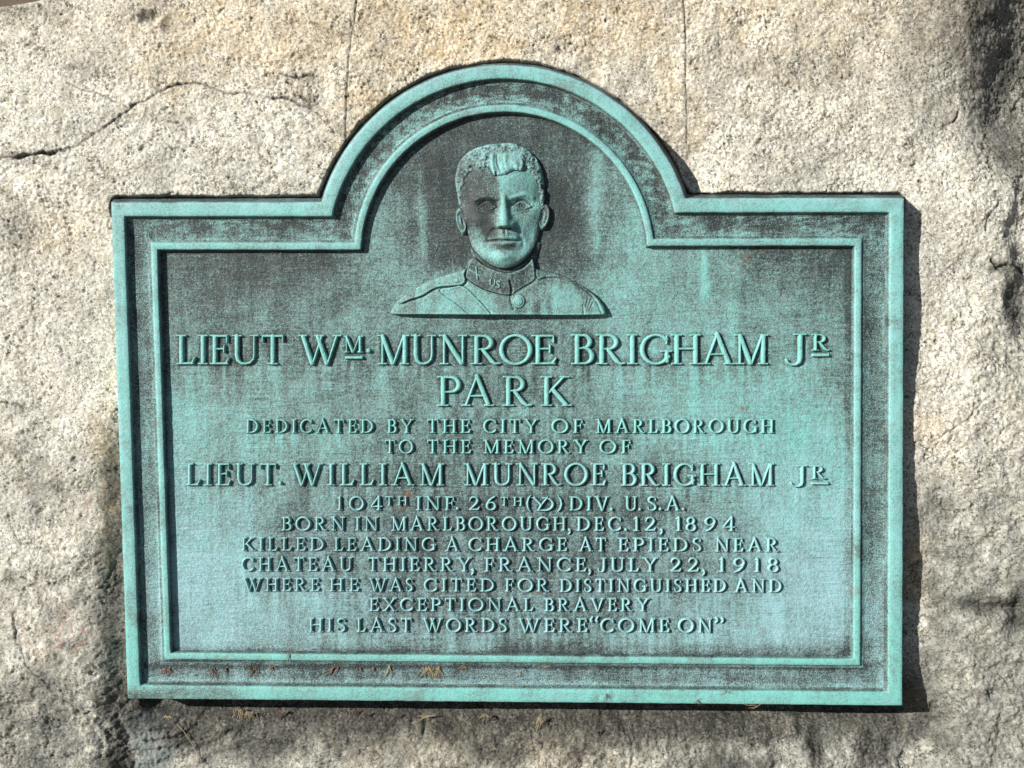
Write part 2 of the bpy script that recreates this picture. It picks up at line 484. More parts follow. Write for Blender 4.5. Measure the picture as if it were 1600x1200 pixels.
def cove_pat(u, v, t):
    p = 0.31 + 0.2 * fbm(u, v, 50, 4, 22)
    p = p + 0.10 * fbm(u, v, 25, 3, 25) + 0.06 * ss(1035, 1045, v) + 0.16 * ss(500, 900, v) * (1 - ss(1030, 1040, v)) + 0.2 * ss(34, 28, t) * ss(1040, 1050, v)
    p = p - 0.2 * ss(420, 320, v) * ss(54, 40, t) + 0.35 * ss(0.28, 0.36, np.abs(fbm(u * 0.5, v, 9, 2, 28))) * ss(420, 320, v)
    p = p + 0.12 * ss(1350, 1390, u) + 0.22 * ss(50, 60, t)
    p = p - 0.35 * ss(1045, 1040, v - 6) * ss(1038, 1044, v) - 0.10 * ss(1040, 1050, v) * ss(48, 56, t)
    p = p + 0.25 * gs(u, v, 992, 1052, 6, 14) + 0.2 * gs(u, v, 1090, 1052, 5, 14) + 0.2 * gs(u, v, 1040, 1050, 4, 14)
    b = 0.25 + 0.55 * ss(700, 1000, v)
    return p, b + 0 * u, 0 * u

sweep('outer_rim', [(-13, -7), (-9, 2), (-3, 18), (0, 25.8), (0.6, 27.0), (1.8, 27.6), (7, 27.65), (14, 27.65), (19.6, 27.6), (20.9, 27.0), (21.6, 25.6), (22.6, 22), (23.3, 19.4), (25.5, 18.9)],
      MAT_RIM, rim_pat_shade, 0.22, 0.45, 31)
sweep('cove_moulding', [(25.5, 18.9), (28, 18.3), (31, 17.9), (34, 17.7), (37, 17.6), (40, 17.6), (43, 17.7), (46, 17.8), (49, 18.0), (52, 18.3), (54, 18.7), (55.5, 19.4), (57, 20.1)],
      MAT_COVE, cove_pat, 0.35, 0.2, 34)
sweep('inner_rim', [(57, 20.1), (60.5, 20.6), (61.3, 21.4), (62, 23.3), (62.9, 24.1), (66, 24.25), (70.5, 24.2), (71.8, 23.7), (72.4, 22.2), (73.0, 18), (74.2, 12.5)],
      MAT_RIM, rim_pat_shade, 0.22, 0.4, 37)

# field panel as a finely worked sheet --------------------------------------------------
HF = 14.0
def loop_at(t, h, sparse=True):
    lp = outline(t, 4, 4, 2, 40, 4) if sparse else outline(t)
    x, y = plan(lp[:, 0], lp[:, 1], HREF)
    u, v = unplan(x, y, h)
    return list(zip(u, v))
inner_poly = loop_at(73.4, HF)

# ----------------------------------------------------------------- lettering (strokes of Roman capitals, unit cap height)
TK, TN, SR = 0.088, 0.046, 0.034
def stem(x, r=TK, y0=0.0, y1=1.0, sb=0.15, st=0.15):
    g = [((x, y0 + r * 0.9), (x, y1 - r * 0.9), r, r)]
    if sb: g.append(((x - sb, y0 + SR), (x + sb, y0 + SR), SR, SR))
    if st: g.append(((x - st, y1 - SR), (x + st, y1 - SR), SR, SR))
    return g
def diag(a, b, r, inset=True):
    a = np.array(a, float); b = np.array(b, float); d = (b - a) / np.linalg.norm(b - a)
    return [(tuple(a + d * r * 0.8), tuple(b - d * r * 0.8), r, r)]
def bar(x0, x1, y, r=TN): return [((x0 + r, y), (x1 - r, y), r, r)]
def ser(x, y, w=0.13): return [((x - w, y), (x + w, y), SR, SR)]
def tick(x, y0, y1, r=0.04): return [((x, y0), (x, y1), r, r * 0.9)]
def arc(cx, cy, rx, ry, a0, a1, rk=TK, rn=TN, n=18, tilt=0.15):
    pts = []
    for k in range(n + 1):
        a = math.radians(a0 + (a1 - a0) * k / n)
        w = abs(math.cos(a - tilt)) ** 1.3
        pts.append((cx + rx * math.cos(a), cy + ry * math.sin(a), rn + (rk - rn) * w))
    return [((p[0], p[1]), (q[0], q[1]), p[2], q[2]) for p, q in zip(pts[:-1], pts[1:])]
def poly(pts):
    return [((p[0], p[1]), (q[0], q[1]), p[2], q[2]) for p, q in zip(pts[:-1], pts[1:])]

G = {}
G['A'] = (1.02, diag((0.14, 0.02), (0.50, 1.03), TN) + diag((0.46, 1.06), (0.86, 0.02), TK) + bar(0.26, 0.72, 0.34, 0.038) + ser(0.14, SR) + ser(0.87, SR, .14))
G['B'] = (0.72, stem(0.18) + bar(0.1, 0.42, 0.955, 0.04) + arc(0.38, 0.755, 0.20, 0.205, -90, 90) + bar(0.16, 0.42, 0.54, 0.038) + arc(0.40, 0.29, 0.245, 0.25, -90, 90) + bar(0.1, 0.42, 0.045, 0.04))
G['C'] = (0.95, arc(0.52, 0.5, 0.43, 0.47, 42, 318, tilt=0.1) + tick(0.84, 0.70, 0.93, 0.035) + tick(0.845, 0.12, 0.28, 0.028))
G['D'] = (0.96, stem(0.18) + bar(0.1, 0.45, 0.955, 0.042) + arc(0.40, 0.5, 0.46, 0.455, -90, 90) + bar(0.1, 0.45, 0.045, 0.042))
G['E'] = (0.70, stem(0.18) + bar(0.1, 0.62, 0.957, 0.043) + tick(0.585, 0.76, 0.95) + bar(0.18, 0.52, 0.53, 0.04) + tick(0.49, 0.42, 0.64) + bar(0.1, 0.66, 0.043, 0.043) + [((0.56, 0.05), (0.65, 0.22), 0.055, 0.03)])
G['F'] = (0.66, stem(0.18) + bar(0.1, 0.60, 0.957, 0.043) + tick(0.57, 0.76, 0.95) + bar(0.18, 0.50, 0.52, 0.04) + tick(0.47, 0.40, 0.63))
G['G'] = (1.0, arc(0.52, 0.5, 0.43, 0.47, 44, 330, tilt=0.1) + tick(0.84, 0.70, 0.93, 0.035) + [((0.85, 0.12), (0.85, 0.42), TK * .9, TK * .9)] + ser(0.83, 0.44, 0.16))
G['H'] = (0.96, stem(0.18) + stem(0.78) + bar(0.18, 0.78, 0.52, 0.042))
G['I'] = (0.36, stem(0.18))
G['J'] = (0.58, [((0.40, 0.9), (0.40, 0.22), TK, TK)] + ser(0.40, 1 - SR, 0.15) + poly([(0.40, 0.24, TK), (0.38, 0.09, 0.07), (0.29, 0.005, 0.05), (0.17, 0.0, 0.045), (0.08, 0.07, 0.05), (0.05, 0.15, 0.055)]))
G['K'] = (0.90, stem(0.18) + diag((0.24, 0.44), (0.72, 1.0), TN) + ser(0.72, 1 - SR, .13) + diag((0.34, 0.58), (0.80, 0.01), TK) + ser(0.80, SR, .12))
G['L'] = (0.68, stem(0.18) + bar(0.1, 0.62, 0.045, 0.044) + [((0.53, 0.05), (0.63, 0.25), 0.055, 0.03)])
G['M'] = (1.16, [((0.20, 0.04), (0.20, 0.94), TN, TN)] + ser(0.20, SR, .13) + ser(0.14, 1 - SR, .1) + diag((0.18, 1.0), (0.57, 0.0), TK) + diag((0.57, 0.0), (0.95, 1.0), TN) + [((0.97, 0.07), (0.97, 0.93), TK, TK)] + ser(0.97, SR, .14) + ser(1.01, 1 - SR, .11))
G['N'] = (1.02, [((0.20, 0.04), (0.20, 0.94), TN, TN)] + ser(0.20, SR, .13) + ser(0.14, 1 - SR, .1) + diag((0.18, 1.0), (0.82, 0.0), TK) + [((0.83, 0.05), (0.83, 0.96), TN, TN)] + ser(0.83, 1 - SR, .13))
G['O'] = (1.06, arc(0.53, 0.5, 0.46, 0.475, 0, 360, n=30, tilt=0.25))
G['P'] = (0.72, stem(0.18) + bar(0.1, 0.42, 0.955, 0.04) + arc(0.40, 0.715, 0.245, 0.24, -90, 90) + bar(0.2, 0.42, 0.475, 0.038))
G['R'] = (0.90, stem(0.18) + bar(0.1, 0.42, 0.955, 0.04) + arc(0.38, 0.735, 0.225, 0.22, -90, 90) + bar(0.18, 0.42, 0.515, 0.038) + poly([(0.36, 0.50, TK * .8), (0.62, 0.12, TK), (0.72, 0.035, 0.06), (0.86, 0.05, 0.035)]))
G['S'] = (0.62, poly([(0.52, 0.74, 0.03), (0.52, 0.90, 0.034), (0.42, 0.95, 0.045), (0.29, 0.96, 0.05), (0.16, 0.90, 0.06), (0.11, 0.77, 0.075), (0.16, 0.64, 0.085), (0.30, 0.54, 0.09), (0.44, 0.45, 0.09), (0.52, 0.32, 0.085), (0.52, 0.17, 0.07), (0.42, 0.06, 0.05), (0.28, 0.03, 0.045), (0.13, 0.07, 0.04), (0.08, 0.24, 0.03)]))
G['T'] = (0.80, [((0.40, 0.06), (0.40, 0.95), TK, TK)] + ser(0.40, SR, .15) + bar(0.03, 0.77, 0.955, 0.045) + tick(0.065, 0.78, 0.96) + tick(0.735, 0.78, 0.96))
G['U'] = (0.94, [((0.18, 0.96), (0.18, 0.32), TK, TK)] + ser(0.18, 1 - SR, .15) + [((0.76, 0.96), (0.76, 0.32), TN, TN)] + ser(0.76, 1 - SR, .13) + poly([(0.18, 0.33, TK), (0.22, 0.15, 0.08), (0.33, 0.05, 0.06), (0.47, 0.03, 0.05), (0.62, 0.07, 0.046), (0.73, 0.18, 0.046), (0.76, 0.33, TN)]))
G['V'] = (0.98, diag((0.13, 1.0), (0.50, -0.02), TK) + diag((0.50, 0.0), (0.84, 1.0), TN) + ser(0.13, 1 - SR, .14) + ser(0.85, 1 - SR, .12))
G['W'] = (1.38, diag((0.12, 1.0), (0.45, -0.02), TK) + diag((0.45, 0.0), (0.76, 1.0), TN) + diag((0.60, 1.0), (0.93, -0.02), TK) + diag((0.93, 0.0), (1.25, 1.0), TN) + ser(0.12, 1 - SR, .13) + ser(0.66, 1 - SR, .15) + ser(1.26, 1 - SR, .12))
G['X'] = (0.94, diag((0.14, 1.0), (0.80, 0.0), TK) + diag((0.14, 0.0), (0.80, 1.0), TN) + ser(0.14, 1 - SR) + ser(0.80, 1 - SR, .12) + ser(0.14, SR, .12) + ser(0.81, SR))
G['Y'] = (0.94, diag((0.12, 1.0), (0.47, 0.46), TK) + diag((0.47, 0.46), (0.82, 1.0), TN) + [((0.47, 0.5), (0.47, 0.06), TK, TK)] + ser(0.47, SR, .15) + ser(0.12, 1 - SR) + ser(0.82, 1 - SR, .12))
G['0'] = (0.96, arc(0.48, 0.5, 0.41, 0.475, 0, 360, n=28, tilt=0.0))
G['1'] = (0.42, [((0.24, 0.08), (0.24, 0.94), TK, TK), ((0.24, 0.97), (0.10, 0.86), 0.045, 0.03)] + ser(0.24, SR, .13))
G['2'] = (0.74, poly([(0.10, 0.70, 0.04), (0.13, 0.86, 0.045), (0.25, 0.96, 0.05), (0.41, 0.96, 0.055), (0.55, 0.87, 0.07), (0.59, 0.72, 0.085), (0.52, 0.54, 0.08), (0.35, 0.33, 0.06), (0.12, 0.08, 0.05)]) + [((0.10, 0.065), (0.60, 0.065), 0.065, 0.065), ((0.60, 0.07), (0.68, 0.22), 0.05, 0.03)])
G['4'] = (0.80, diag((0.52, 1.0), (0.05, 0.30), TN) + bar(0.03, 0.76, 0.28, 0.05) + [((0.52, 0.07), (0.52, 0.98), TK, TK)] + ser(0.52, SR, .13))
G['6'] = (0.76, poly([(0.62, 0.99, 0.035), (0.42, 0.88, 0.05), (0.24, 0.68, 0.07), (0.13, 0.42, 0.085)]) + arc(0.38, 0.31, 0.26, 0.275, 0, 360, n=22))
G['8'] = (0.72, arc(0.36, 0.74, 0.20, 0.215, 0, 360, n=18) + arc(0.36, 0.27, 0.255, 0.25, 0, 360, n=20))
G['9'] = (0.76, arc(0.38, 0.69, 0.26, 0.275, 0, 360, n=22) + poly([(0.63, 0.60, 0.085), (0.53, 0.34, 0.07), (0.36, 0.12, 0.05), (0.14, 0.01, 0.035)]))
G['.'] = (0.24, [((0.12, 0.10), (0.12, 0.101), 0.10, 0.10)])
G[','] = (0.26, [((0.13, 0.09), (0.13, 0.091), 0.10, 0.10)] + poly([(0.17, 0.06, 0.075), (0.16, -0.10, 0.05), (0.04, -0.24, 0.03)]))
G['('] = (0.34, poly([(0.30, 1.06, 0.03), (0.15, 0.82, 0.06), (0.09, 0.5, 0.08), (0.15, 0.18, 0.06), (0.30, -0.06, 0.03)]))
G[')'] = (0.34, poly([(0.04, 1.06, 0.03), (0.19, 0.82, 0.06), (0.25, 0.5, 0.08), (0.19, 0.18, 0.06), (0.04, -0.06, 0.03)]))
def q66(x): return [((x, 0.80), (x, 0.801), 0.10, 0.10)] + poly([(x - .05, 0.84, 0.075), (x - .02, 0.99, 0.05), (x + 0.10, 1.12, 0.03)])
def q99(x): return [((x, 1.0), (x, 1.001), 0.10, 0.10)] + poly([(x + .05, 0.97, 0.075), (x + .03, 0.82, 0.05), (x - 0.09, 0.70, 0.03)])
G['<'] = (0.80, q66(0.16) + q66(0.56))
G['>'] = (0.80, q99(0.18) + q99(0.58))
# the monogram of the division: a Y laid into a round D
G['%'] = (1.5, arc(0.82, 0.48, 0.56, 0.47, -105, 100, tilt=0.0) + diag((0.12, 1.0), (0.62, 0.42), TK) + diag((0.62, 0.42), (1.05, 1.0), TN) + poly([(0.62, 0.45, TK), (0.52, 0.20, 0.06), (0.42, 0.03, 0.05)]) + bar(0.36, 0.9, 0.03, 0.045) + ser(0.12, 1 - SR, .12))
G['_'] = (1.0, [((0.06, 0.5), (0.94, 0.5), 0.5, 0.5)])

def layout(word, x0, x1, top, base):
    """letters of a word justified between x0 and x1"""
    H = base - top
    ws = [G[c][0] * H for c in word]
    if len(word) == 1:
        k = (x1 - x0) / ws[0]
        return [(word, x0, top, base, k)]
    gap = (x1 - x0 - sum(ws)) / (len(word) - 1); k = 1.0
    if gap < -0.04 * H:
        k = (x1 - x0 + 0.04 * H * (len(word) - 1)) / sum(ws); gap = -0.04 * H
    if gap > 0.26 * H:
        k = min(1.16, (x1 - x0 - 0.26 * H * (len(word) - 1)) / sum(ws)); gap = (x1 - x0 - k * sum(ws)) / (len(word) - 1)
    out = []; x = x0
    for c, w in zip(word, ws):
        out.append((c, x, top, base, k)); x += w * k + gap
    return out

def placed(c, x0, x1, top, base): return [(c, x0, top, base, (x1 - x0) / (G[c][0] * (base - top)))]
def dot(x, base, H): return [('.', x - 0.12 * H, base - H, base, 1.0)]
def comma(x, base, H): return [(',', x - 0.13 * H, base - H, base, 1.0)]
def rule(x0, x1, y, th=4.4): return [('_', x0, y - th / 2, y + th / 2, (x1 - x0) / th)]

LINES = []
L = layout('LIEUT', 275, 445, 523, 570) + placed('W', 467, 533, 523, 570) + placed('M', 536, 568, 525, 551) + dot(576, 552, 40) + rule(539, 567, 559)
for c, a, b in zip('MUNROE', (589, 642, 685, 735, 780, 830), (641, 683, 732, 784, 832, 872)): L += placed(c, a, b, 523, 570)
for c, a, b in zip('BRIGHAM', (893, 931, 980, 999, 1049, 1096, 1147), (929, 979, 997, 1050, 1096, 1148, 1202)): L += placed(c, a, b, 522, 570)
L += placed('J', 1226, 1262, 521, 570) + placed('R', 1269, 1298, 522, 548) + rule(1269, 1296, 555)
LINES.append(('LIEUT WM. MUNROE BRIGHAM JR', L, 5.6))
L = []
for c, a, b in zip('PARK', (683, 721, 785, 845), (721, 772, 833, 892)): L += placed(c, a, b, 587.5, 635)
LINES.append(('PARK', L, 5.4))
def words(lst, top0, base0, top1, base1):
    out = []
    for w, a, b in lst:
        f = ((a + b) / 2 - 370) / 850
        out += layout(w, a, b, top0 + (top1 - top0) * f, base0 + (base1 - base0) * f)
    return out
LINES.append(('DEDICATED BY THE CITY OF MARLBOROUGH', words([('DEDICATED', 384, 584), ('BY', 605, 646), ('THE', 667, 736), ('CITY', 755, 841), ('OF', 862, 912), ('MARLBOROUGH', 931, 1210)], 655.5, 676.5, 655, 677), 4.9))
LINES.append(('TO THE MEMORY OF', words([('TO', 601, 646), ('THE', 667, 737), ('MEMORY', 755, 919), ('OF', 937, 987)], 687.5, 708.5, 687.5, 709), 4.9))
L = layout('LIEUT', 290, 433, 724, 759) + dot(438, 758.5, 35) + layout('WILLIAM', 456, 695, 724, 759) + layout('MUNROE', 724, 948, 724, 759) + layout('BRIGHAM', 970, 1211, 724, 759.5)
L += placed('J', 1234, 1263, 727, 760) + placed('R', 1268, 1292, 727.5, 748.5) + rule(1268, 1295, 755.5, 3.8)
LINES.append(('LIEUT. WILLIAM MUNROE BRIGHAM JR', L, 5.4))
L = layout('104', 525, 599, 776, 797.5) + layout('TH', 602, 637, 776, 790) + layout('INF', 650, 711, 776, 797.5) + dot(715, 797, 22) + layout('26', 732, 777, 776, 797.5) + layout('TH', 782, 817, 777, 790.5)
L += placed('(', 822, 830, 776, 798) + placed('%', 831, 867, 777, 798) + placed(')', 871, 880, 776, 798) + layout('DIV', 890, 952, 776, 798) + dot(956, 798, 22)
L += placed('U', 977, 996, 776, 798) + dot(1000, 798, 20) + placed('S', 1011, 1027, 776, 798) + dot(1032, 798, 22) + placed('A', 1040, 1063, 776, 798) + dot(1068, 798, 22)
LINES.append(('104TH INF. 26TH (YD) DIV. U.S.A.', L, 4.9))
L = words([('BORN', 440, 540), ('IN', 555, 592), ('MARLBOROUGH', 611, 885), ('DEC', 901, 972)], 808, 829, 808, 830) + comma(890, 830, 22) + dot(978, 830, 22) + layout('12', 989, 1026, 808, 830) + comma(1034, 830, 22)
for c, a, b in zip('1894', (1054, 1071, 1100, 1129), (1066, 1089, 1120, 1151)): L += placed(c, a, b, 808, 830)
LINES.append(('BORN IN MARLBOROUGH, DEC. 12, 1894', L, 4.9))
LINES.append(('KILLED LEADING A CHARGE AT EPIEDS NEAR', words([('KILLED', 377, 507), ('LEADING', 522, 681), ('A', 696, 718), ('CHARGE', 732, 887), ('AT', 905, 948), ('EPIEDS', 966, 1097), ('NEAR', 1117, 1218)], 840, 860.5, 841, 862.5), 4.9))
L = words([('CHATEAU', 377, 551), ('THIERRY', 574, 737), ('FRANCE', 757, 917), ('JULY', 934, 1028), ('22', 1047, 1093)], 871, 892.5, 872, 894) + comma(739, 893, 22) + comma(922, 893.5, 22) + comma(1100, 894, 22)
for c, a, b in zip('1918', (1123, 1145, 1178, 1199), (1133, 1166, 1188, 1218)): L += placed(c, a, b, 872, 894)
LINES.append(('CHATEAU THIERRY, FRANCE, JULY 22, 1918', L, 4.9))
LINES.append(('WHERE HE WAS CITED FOR DISTINGUISHED AND', words([('WHERE', 380, 500), ('HE', 515, 562), ('WAS', 577, 646), ('CITED', 662, 773), ('FOR', 789, 859), ('DISTINGUISHED', 875, 1135), ('AND', 1148, 1222)], 903.5, 923.5, 905.5, 926), 4.9))
LINES.append(('EXCEPTIONAL BRAVERY', words([('EXCEPTIONAL', 577, 834), ('BRAVERY', 851, 1015)], 934.5, 954.5, 935.5, 956), 4.9))
LINES.append(('HIS LAST WORDS WERE "COME ON"', words([('HIS', 482, 541), ('LAST', 557, 644), ('WORDS', 661, 793), ('WERE', 810, 919), ('<', 921, 938), ('COME', 938, 1047), ('ON', 1060, 1114), ('>', 1116, 1134)], 966, 987, 967, 989), 4.9))

STEP = 0.5
HALO = np.zeros((900, 1200), np.float32)       # 1-unit raster of where letters stand (grime gathers round them)
HALO_U0, HALO_V0 = 230, 160
def letter_field(c, x, top, base, k, H, seed):
    """height samples of one raised letter"""
    hgt = base - top
    w, strokes = G[c]
    u0, u1 = x - 5, x + w * hgt * k + 5
    lo = -0.32 if c in ',(' + ')' else -0.08
    v0, v1 = top - 4 - (0.16 * hgt if c in '<>()' else 0.06 * hgt), base + 4 - lo * hgt
    us = np.arange(math.floor(u0 / STEP) * STEP, u1, STEP); vs = np.arange(math.floor(v0 / STEP) * STEP, v1, STEP)
    U, V = np.meshgrid(us, vs)
    wob = 0.22 if hgt > 30 else 0.16
    Uw = U + wob * fbm(U, V, 7, 2, 41); Vw = V + wob * fbm(U, V, 7, 2, 42)
    d = np.full(U.shape, 1e9)
    if c == '_':
        d = np.maximum(np.abs(Uw - (x + w * hgt * k / 2)) - w * hgt * k * 0.5, np.abs(Vw - (top + base) / 2) - hgt / 2)
    else:
        bold = 0.84 if hgt > 30 else 1.0
        for (p, q, r0, r1) in strokes:
            ax, ay = x + p[0] * hgt * k, base - p[1] * hgt
            bx, by = x + q[0] * hgt * k, base - q[1] * hgt
            dd, t = seg_dist(Uw, Vw, ax, ay, bx, by)
            d = np.minimum(d, dd - (r0 + (r1 - r0) * t) * hgt * bold)
    s = -d
    edge = ss(-1.0, 0.9, s)
    Z = HF - 0.9 + (H + 0.9) * edge * (0.90 + 0.10 * ss(0.5, 3.0, s)) + 0.25 * fbm(U, V, 5, 3, 43) * ss(0, 1.5, s)
    cell = (s[:-1, :-1] > -1.1) | (s[1:, :-1] > -1.1) | (s[:-1, 1:] > -1.1) | (s[1:, 1:] > -1.1)
    # grime raster
    hi = np.nonzero(s > -0.3)
    HALO[np.clip((V[hi] - HALO_V0).astype(int), 0, 899), np.clip((U[hi] - HALO_U0).astype(int), 0, 1199)] = 1
    return U, V, Z, s, cell

def add_grid(acc, X, Y, Z, cell, at):
    r, c = X.shape
    i, j = np.nonzero(cell)
    q = np.stack([i * c + j, (i + 1) * c + j, (i + 1) * c + j + 1, i * c + j + 1], 1)
    used, inv = np.unique(q, return_inverse=True)
    n0 = sum(len(a) for a in acc['V'])
    acc['V'].append(np.stack([X.ravel()[used], Y.ravel()[used], Z.ravel()[used]], 1) * S)
    acc['F'].append(inv.reshape(-1, 4) + n0)
    for k, a in at.items(): acc['A'].setdefault(k, []).append(np.asarray(a).ravel()[used])

def inscription(txt, glyphs, H, seed, parent=None, name='inscription_line'):
    acc = dict(V=[], F=[], A={})
    for n, (c, x, top, base, k) in enumerate(glyphs):
        U, V, Z, s, cell = letter_field(c, x, top, base, k, H, seed + n)
        X, Y = plan(U, V, HF + H * 0.6)
        top_f = ss(-0.6, 0.8, s)
        vv = float(base)
        p = 0.93 + 0.05 * ss(560, 530, vv) + 0.12 * fbm(U, V, 12, 3, 44) + 0.18 * ss(0.6, -0.2, np.abs(s - 0.5)) - 0.18 * (1 - top_f)  # letter edges paler: an edge highlight painted into the tone
        p = p + 0.3 * (bil(U, V) - 0.45)
        add_grid(acc, X, Y, Z, cell, {'pat_shade': p, 'blue': 0.15 + 0.6 * ss(600, 900, V), 'rust': rust_field(U, V)})
    ob = build(name, np.concatenate(acc['V']), np.concatenate(acc['F']), MAT_LETTER, parent or plaque, {k: np.concatenate(a) for k, a in acc['A'].items()})
    ob['label'] = 'raised bronze lettering reading ' + txt
    return ob
for n, (txt, gl, H) in enumerate(LINES):
    if txt.endswith(' JR'):       # the family suffix stands apart at the right: a piece of its line
        ob = inscription(txt[:-3], gl[:-3], H, n * 50)
        inscription('JR with a bar under the small R', gl[-3:], H, n * 50, ob, 'name_suffix')
    else:
        inscription(txt, gl, H, n * 50)

def blur(a, r, axis):
    k = np.exp(-(np.arange(-3 * r, 3 * r + 1) / r) ** 2 / 2.0); k /= k.sum()
    return np.apply_along_axis(lambda m: np.convolve(m, k, 'same'), axis, a)
halo = blur(blur(HALO, 5, 0), 5, 1)
drip = np.zeros_like(HALO)                      # runs that start at the letters and go down
cur = np.zeros(HALO.shape[1])
rs = np.random.RandomState(4)
for i in range(HALO.shape[0]):
    cur = np.maximum(cur * 0.962, HALO[i]); drip[i] = cur
drip = blur(drip, 1.5, 1)

def sample(img, u, v):
    a = np.clip(u - HALO_U0, 0, 1198.9); b = np.clip(v - HALO_V0, 0, 898.9)
    ia = a.astype(int); ib = b.astype(int); fa = a - ia; fb = b - ib
    return (img[ib, ia] * (1 - fa) + img[ib, ia + 1] * fa) * (1 - fb) + (img[ib + 1, ia] * (1 - fa) + img[ib + 1, ia + 1] * fa) * fb

U, V = np.meshgrid(np.arange(240, 1352, 1.25), np.arange(168, 1044, 1.25))
sd = sdf_poly(U, V, inner_poly)
brush_h = fbm(U * 0.13 + 0.4 * V * fbm(U, V, 300, 2, 52) * 0.2, V, 5, 3, 51)
scr = np.maximum(0, fbm(U * 0.06, V + 3 * fbm(U, V, 120, 2, 54), 3.4, 2, 53) - 0.22)
Zf = HF + 0.28 * brush_h + 1.3 * scr * ss(-0.2, 0.4, fbm(U, V, 150, 2, 55)) + 0.18 * fbm(U, V, 4, 3, 56) + 0.4 * fbm(U, V, 90, 2, 57)
X, Y = plan(U, V, HF)
pf = pat_field(U, V)
ha = sample(halo, U, V); dr = sample(drip, U, V) * (1 - np.clip(ha * 1.6, 0, 1))
stre = vn(U / 5.0, V / 60.0, 61)
pf = pf - 0.33 * ss(0.05, 0.55, ha) + 0.28 * dr * ss(0.35, 0.7, stre) - 0.10 * dr * ss(0.55, 0.3, stre)
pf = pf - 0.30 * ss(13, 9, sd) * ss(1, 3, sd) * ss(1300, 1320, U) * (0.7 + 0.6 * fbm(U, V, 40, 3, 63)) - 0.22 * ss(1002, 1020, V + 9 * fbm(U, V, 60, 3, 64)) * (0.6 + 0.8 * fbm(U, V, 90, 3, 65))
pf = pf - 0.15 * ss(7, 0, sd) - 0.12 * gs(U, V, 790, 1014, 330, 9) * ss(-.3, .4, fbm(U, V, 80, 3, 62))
cell = (sd[:-1, :-1] > -2) & (sd[1:, 1:] > -2) & (sd[1:, :-1] > -2) & (sd[:-1, 1:] > -2)
grid_mesh('field_panel', X, Y, Zf, cell, MAT_FIELD, plaque, {'pat_shade': pf, 'blue': blue_field(U, V), 'rust': rust_field(U, V)})

# ----------------------------------------------------------------- portrait relief
ST = 0.6
U, V = np.meshgrid(np.arange(600, 962, ST), np.arange(214, 500, ST))
def dome(s, r): 
    t = np.clip(s / r, 0, 1); return np.sqrt(1 - (1 - t) ** 2)
def ridge(pts, w, soft=1.0):
    return np.exp(-(line_dist(U, V, spline(pts)) / w) ** 2)

head_poly = spline([(793, 222), (760, 225.5), (737, 233.5), (719, 249), (711, 275), (713, 300), (716.5, 318), (722, 337), (728, 355), (735, 381), (745, 396), (764, 412.5), (787, 420), (809, 414), (826, 400),
                    (838.5, 380), (844, 357), (849, 332), (851, 310), (851, 286), (847, 263), (834, 242), (815, 227.5)], 5, True)
s_head = sdf_poly(U, V, head_poly)
face = 1.5 + 8.5 * ss(372, 404, V) + 5.5 * dome(s_head, 9) + 13.5 * np.sin(np.clip(s_head / 62, 0, 1) * math.pi / 2)
face = np.where(s_head > 0, face, -5.0)
# forehead, brows, sockets, eyes
face = face + 2.0 * gs(U, V, 786, 290, 34, 16) - 1.8 * gs(U, V, 733, 303, 10, 16) - 1.5 * gs(U, V, 843, 300, 8, 16)
face += 1.7 * ridge([(743, 314), (752, 309.5), (764, 309), (777, 312.5)], 3.6) + 1.9 * ridge([(800, 311.5), (811, 307.5), (822, 305), (833, 309)], 3.6)
face -= 5.2 * gs(U, V, 761, 321, 18, 9.0) + 5.6 * gs(U, V, 816.5, 320, 17, 9.0)
face -= 2.2 * gs(U, V, 775, 318, 6, 8) + 2.2 * gs(U, V, 801, 318, 5, 8)
for cx, cy, wd in ((761.5, 324, 13.5), (816, 322.6, 13)):
    e = np.clip(1 - ((U - cx) / wd) ** 2 - ((V - cy) / 5.4) ** 2, 0, 1)
    face += 2.8 * np.sqrt(e) * (e > 0)
    face += 1.5 * ridge([(cx - wd - 1, cy + 2), (cx - 6, cy - 4.2), (cx + 3, cy - 5.2), (cx + wd, cy)], 1.5)
    face -= 1.2 * ridge([(cx - wd, cy - 1), (cx - 5, cy - 8), (cx + 5, cy - 8.4), (cx + wd, cy - 3.5)], 1.5)
    face += 1.1 * ridge([(cx - wd, cy + 2.5), (cx - 4, cy + 5.0), (cx + 5, cy + 4.8), (cx + wd, cy + 1)], 1.4)
    face -= 1.0 * ridge([(cx - wd + 2, cy + 8), (cx, cy + 10.5), (cx + wd - 2, cy + 8)], 1.6)
    rr = np.hypot(U - cx - 0.5, V - cy)
    face -= 0.8 * np.exp(-((rr - 4.4) / 0.9) ** 2) + 1.5 * np.exp(-(rr / 1.7) ** 2)
# nose
ny = np.clip((V - 303) / 55.0, 0, 1)
ncx = 787 + 3.2 * ny; nw = 5.0 + 8.5 * ny ** 2.0; nh = (2.5 + 9.5 * ny ** 1.1) * ss(298, 312, V) * (1 - ss(355, 360, V))
face += nh * np.exp(-np.abs((U - ncx) / nw) ** 2.4)
face += 1.6 * gs(U, V, 745, 352, 9, 16) - 1.6 * gs(U, V, 750, 372, 9, 10) + 3.4 * gs(U, V, 779.5, 351.5, 5.0, 5.2) + 3.4 * gs(U, V, 803, 351, 5.2, 5.4) + 2.2 * gs(U, V, 790.5, 350, 6.5, 6)
face -= 3.0 * gs(U, V, 784.2, 357.5, 3.2, 1.8) + 3.0 * gs(U, V, 797.5, 357.5, 3.4, 1.8)
